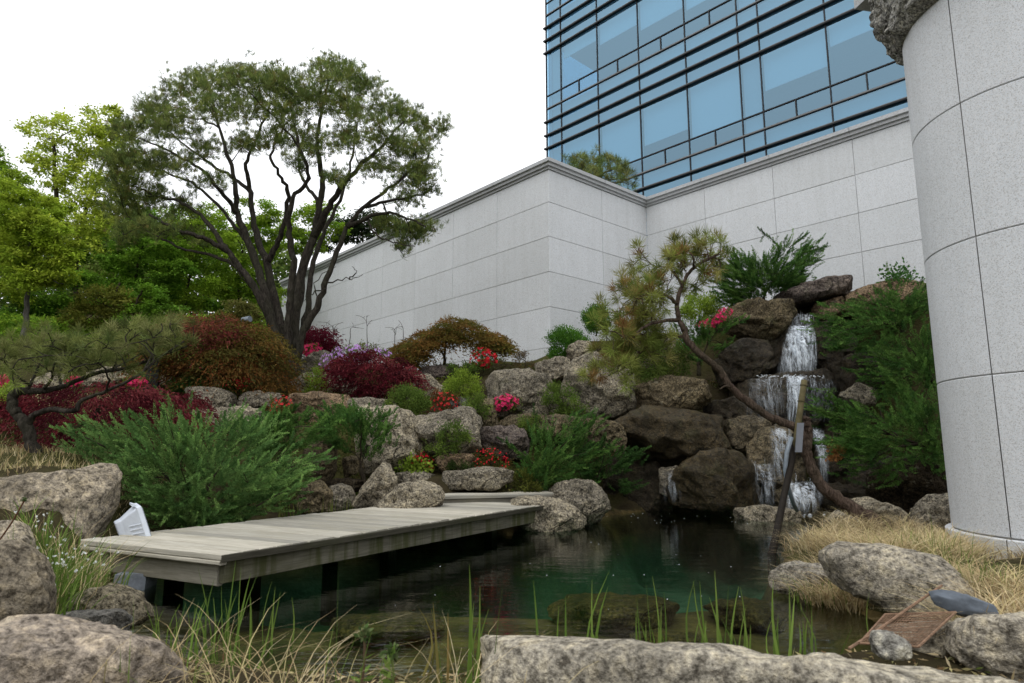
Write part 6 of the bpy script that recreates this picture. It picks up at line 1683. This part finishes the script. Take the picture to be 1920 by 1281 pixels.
reeds('brown-tipped reed blades above the dry grass', [(795,1200,782,1135),(800,1215,808,1140),(826,1250,812,1130),(840,1250,840,1150),(835,1240,845,1190)], 2.45, .007, [(.18, .17, .05), (.24, .17, .06)])
reeds('pair of straight reeds beyond the long low rock', [(1010,1250,1000,1088),(1052,1255,1048,1135),(1040,1250,1030,1180),(1055,1250,1060,1120),(1012,1255,998,1225)], 2.4, .0075)
reeds('bent reed and its neighbours above the middle of the long low rock', [(1115,1250,1110,1087),(1105,1250,1142,1072),(1128,1250,1108,1180),(1150,1250,1147,1200),(1140,1248,1140,1100)] + rnd(1095, 1160, 1245, 30, 70, 4), 2.4, .008)
reeds('slender reeds standing in open water past the long low rock', [(1222,1232,1223,1080),(1215,1225,1194,1122),(1225,1220,1212,1098),(1242,1230,1245,1110),(1238,1235,1240,1135)] + rnd(1190, 1250, 1225, 30, 80, 5), 2.6, .006)
reeds('dense reed clump in front of the small grey rock', [(1345,1230,1340,1070),(1350,1228,1330,1120),(1360,1230,1300,1090),(1302,1200,1302,1088),(1352,1215,1366,1098),(1370,1230,1385,1100),(1345,1235,1312,1090),(1380,1220,1388,1100)] + rnd(1300, 1400, 1225, 40, 100, 12), 2.6, .007)
reeds('short green reeds near the rusty grate', [(1466,1215,1450,1088),(1480,1215,1480,1100),(1470,1218,1490,1110),(1503,1215,1505,1160)] + rnd(1450, 1520, 1215, 30, 80, 8), 2.7, .008)
reeds('single reed blade in the water before the overhanging flat-topped rock', [(1640,1180,1630,1110)], 2.9, .008)
reeds('short bent reed blade leaning towards the rusty grate', [(1560,1215,1600,1172)], 2.7, .008)
reeds('fine grass blades standing at the water behind the jetty', rnd(515, 665, 985, 20, 62, 60, 5), 6.7, .008, [(.10, .14, .025), (.17, .17, .05), (.06, .11, .02)])

# weed stalks standing up from the near bank
def stalk(label, b, tip, Y, head, col, r=.003, leaves=0):
    a_, c_ = P(*b, Y), P(*tip, Y)
    t = thing('weed_stalk', label, 'weed', a_)
    obj('stem', Geo().tube(curve([a_, (a_ + c_) / 2 + np.array([.005, 0, 0]), c_], 8), r, 6, tint=col), M['blade'], t)
    g = Geo(); n = 40
    kites(g, c_ + rng.normal(0, head * .35, (n, 3)), unit(rng.normal(size=(n, 3)) + Z1 * .6), head * .9, head * .45, tints(n, [(.06, .10, .03), (.10, .13, .05)], .2))
    obj('head', g, M['blade'], t)
    if leaves:
        lg = Geo(); tt = rng.uniform(.15, .8, leaves)[:, None]; kites(lg, a_ + (c_ - a_) * tt, unit(rng.normal(size=(leaves, 3)) * np.array([1, 1, .4]) + Z1 * .3), .05, .015, tints(leaves, SGREEN, .2))
        obj('leaves', lg, M['blade'], t)
stalk('dandelion stalk with a closed green head on the bank rocks', (0, 1012), (46, 938), 3.0, .013, (.14, .07, .04), .0035)
stalk('weed with a pale star-shaped head rising from the dry near grass', (675, 1300), (684, 1192), 1.95, .022, (.12, .08, .05), .004, 5)
stalk('leafy weed in the dry near grass', (735, 1300), (733, 1222), 1.95, .024, (.13, .16, .05), .004, 9)

# low creeping plants and moss between the boulders
gc = Geo(); q_ = rng.uniform((-6, 7.2), (7, 13), (60000, 2)); gzz = ground_z(q_)
ok = (poly_sd(q_, POND) < -.15) & (gzz > .15)
ok &= vnoise(np.c_[q_ * 1.4, q_[:, 0] * 0], 5) > -.25
q_ = q_[ok]; gzz = gzz[ok]; n = len(q_)
kites(gc, np.c_[q_, gzz + rng.uniform(-.01, .05, n)], unit(rng.normal(size=(n, 3)) + Z1 * .7), .045 * rng.uniform(.5, 1.3, n), .022, tints(n, [(.07, .10, .02), (.11, .13, .03), (.05, .075, .018), (.13, .10, .035), (.09, .06, .025)], .25))
props(obj('ground_cover', gc, M['leaf']), 'low creeping plants and moss between the boulders', 'ground cover', kind='stuff')

# dead leaves and stalk bits on the near bank
lt = rng.uniform((-2.2, 1.2), (2.4, 3.0), (9000, 2)); lt = lt[poly_sd(lt, POND) < -.02]; n = len(lt)
lg = Geo(); kites(lg, np.c_[lt, np.maximum(ground_z(lt), 0) + rng.uniform(.002, .02, n)], unit(rng.normal(size=(n, 3)) * np.array([1, 1, .3])), .035 * rng.uniform(.4, 1.6, n), .009, tints(n, STRAW + [(.10, .07, .03), (.16, .10, .05), (.10, .13, .03)], .25))
props(obj('leaf_litter', lg, M['blade']), 'dead leaves and bits of straw on the near bank', 'litter', kind='stuff')
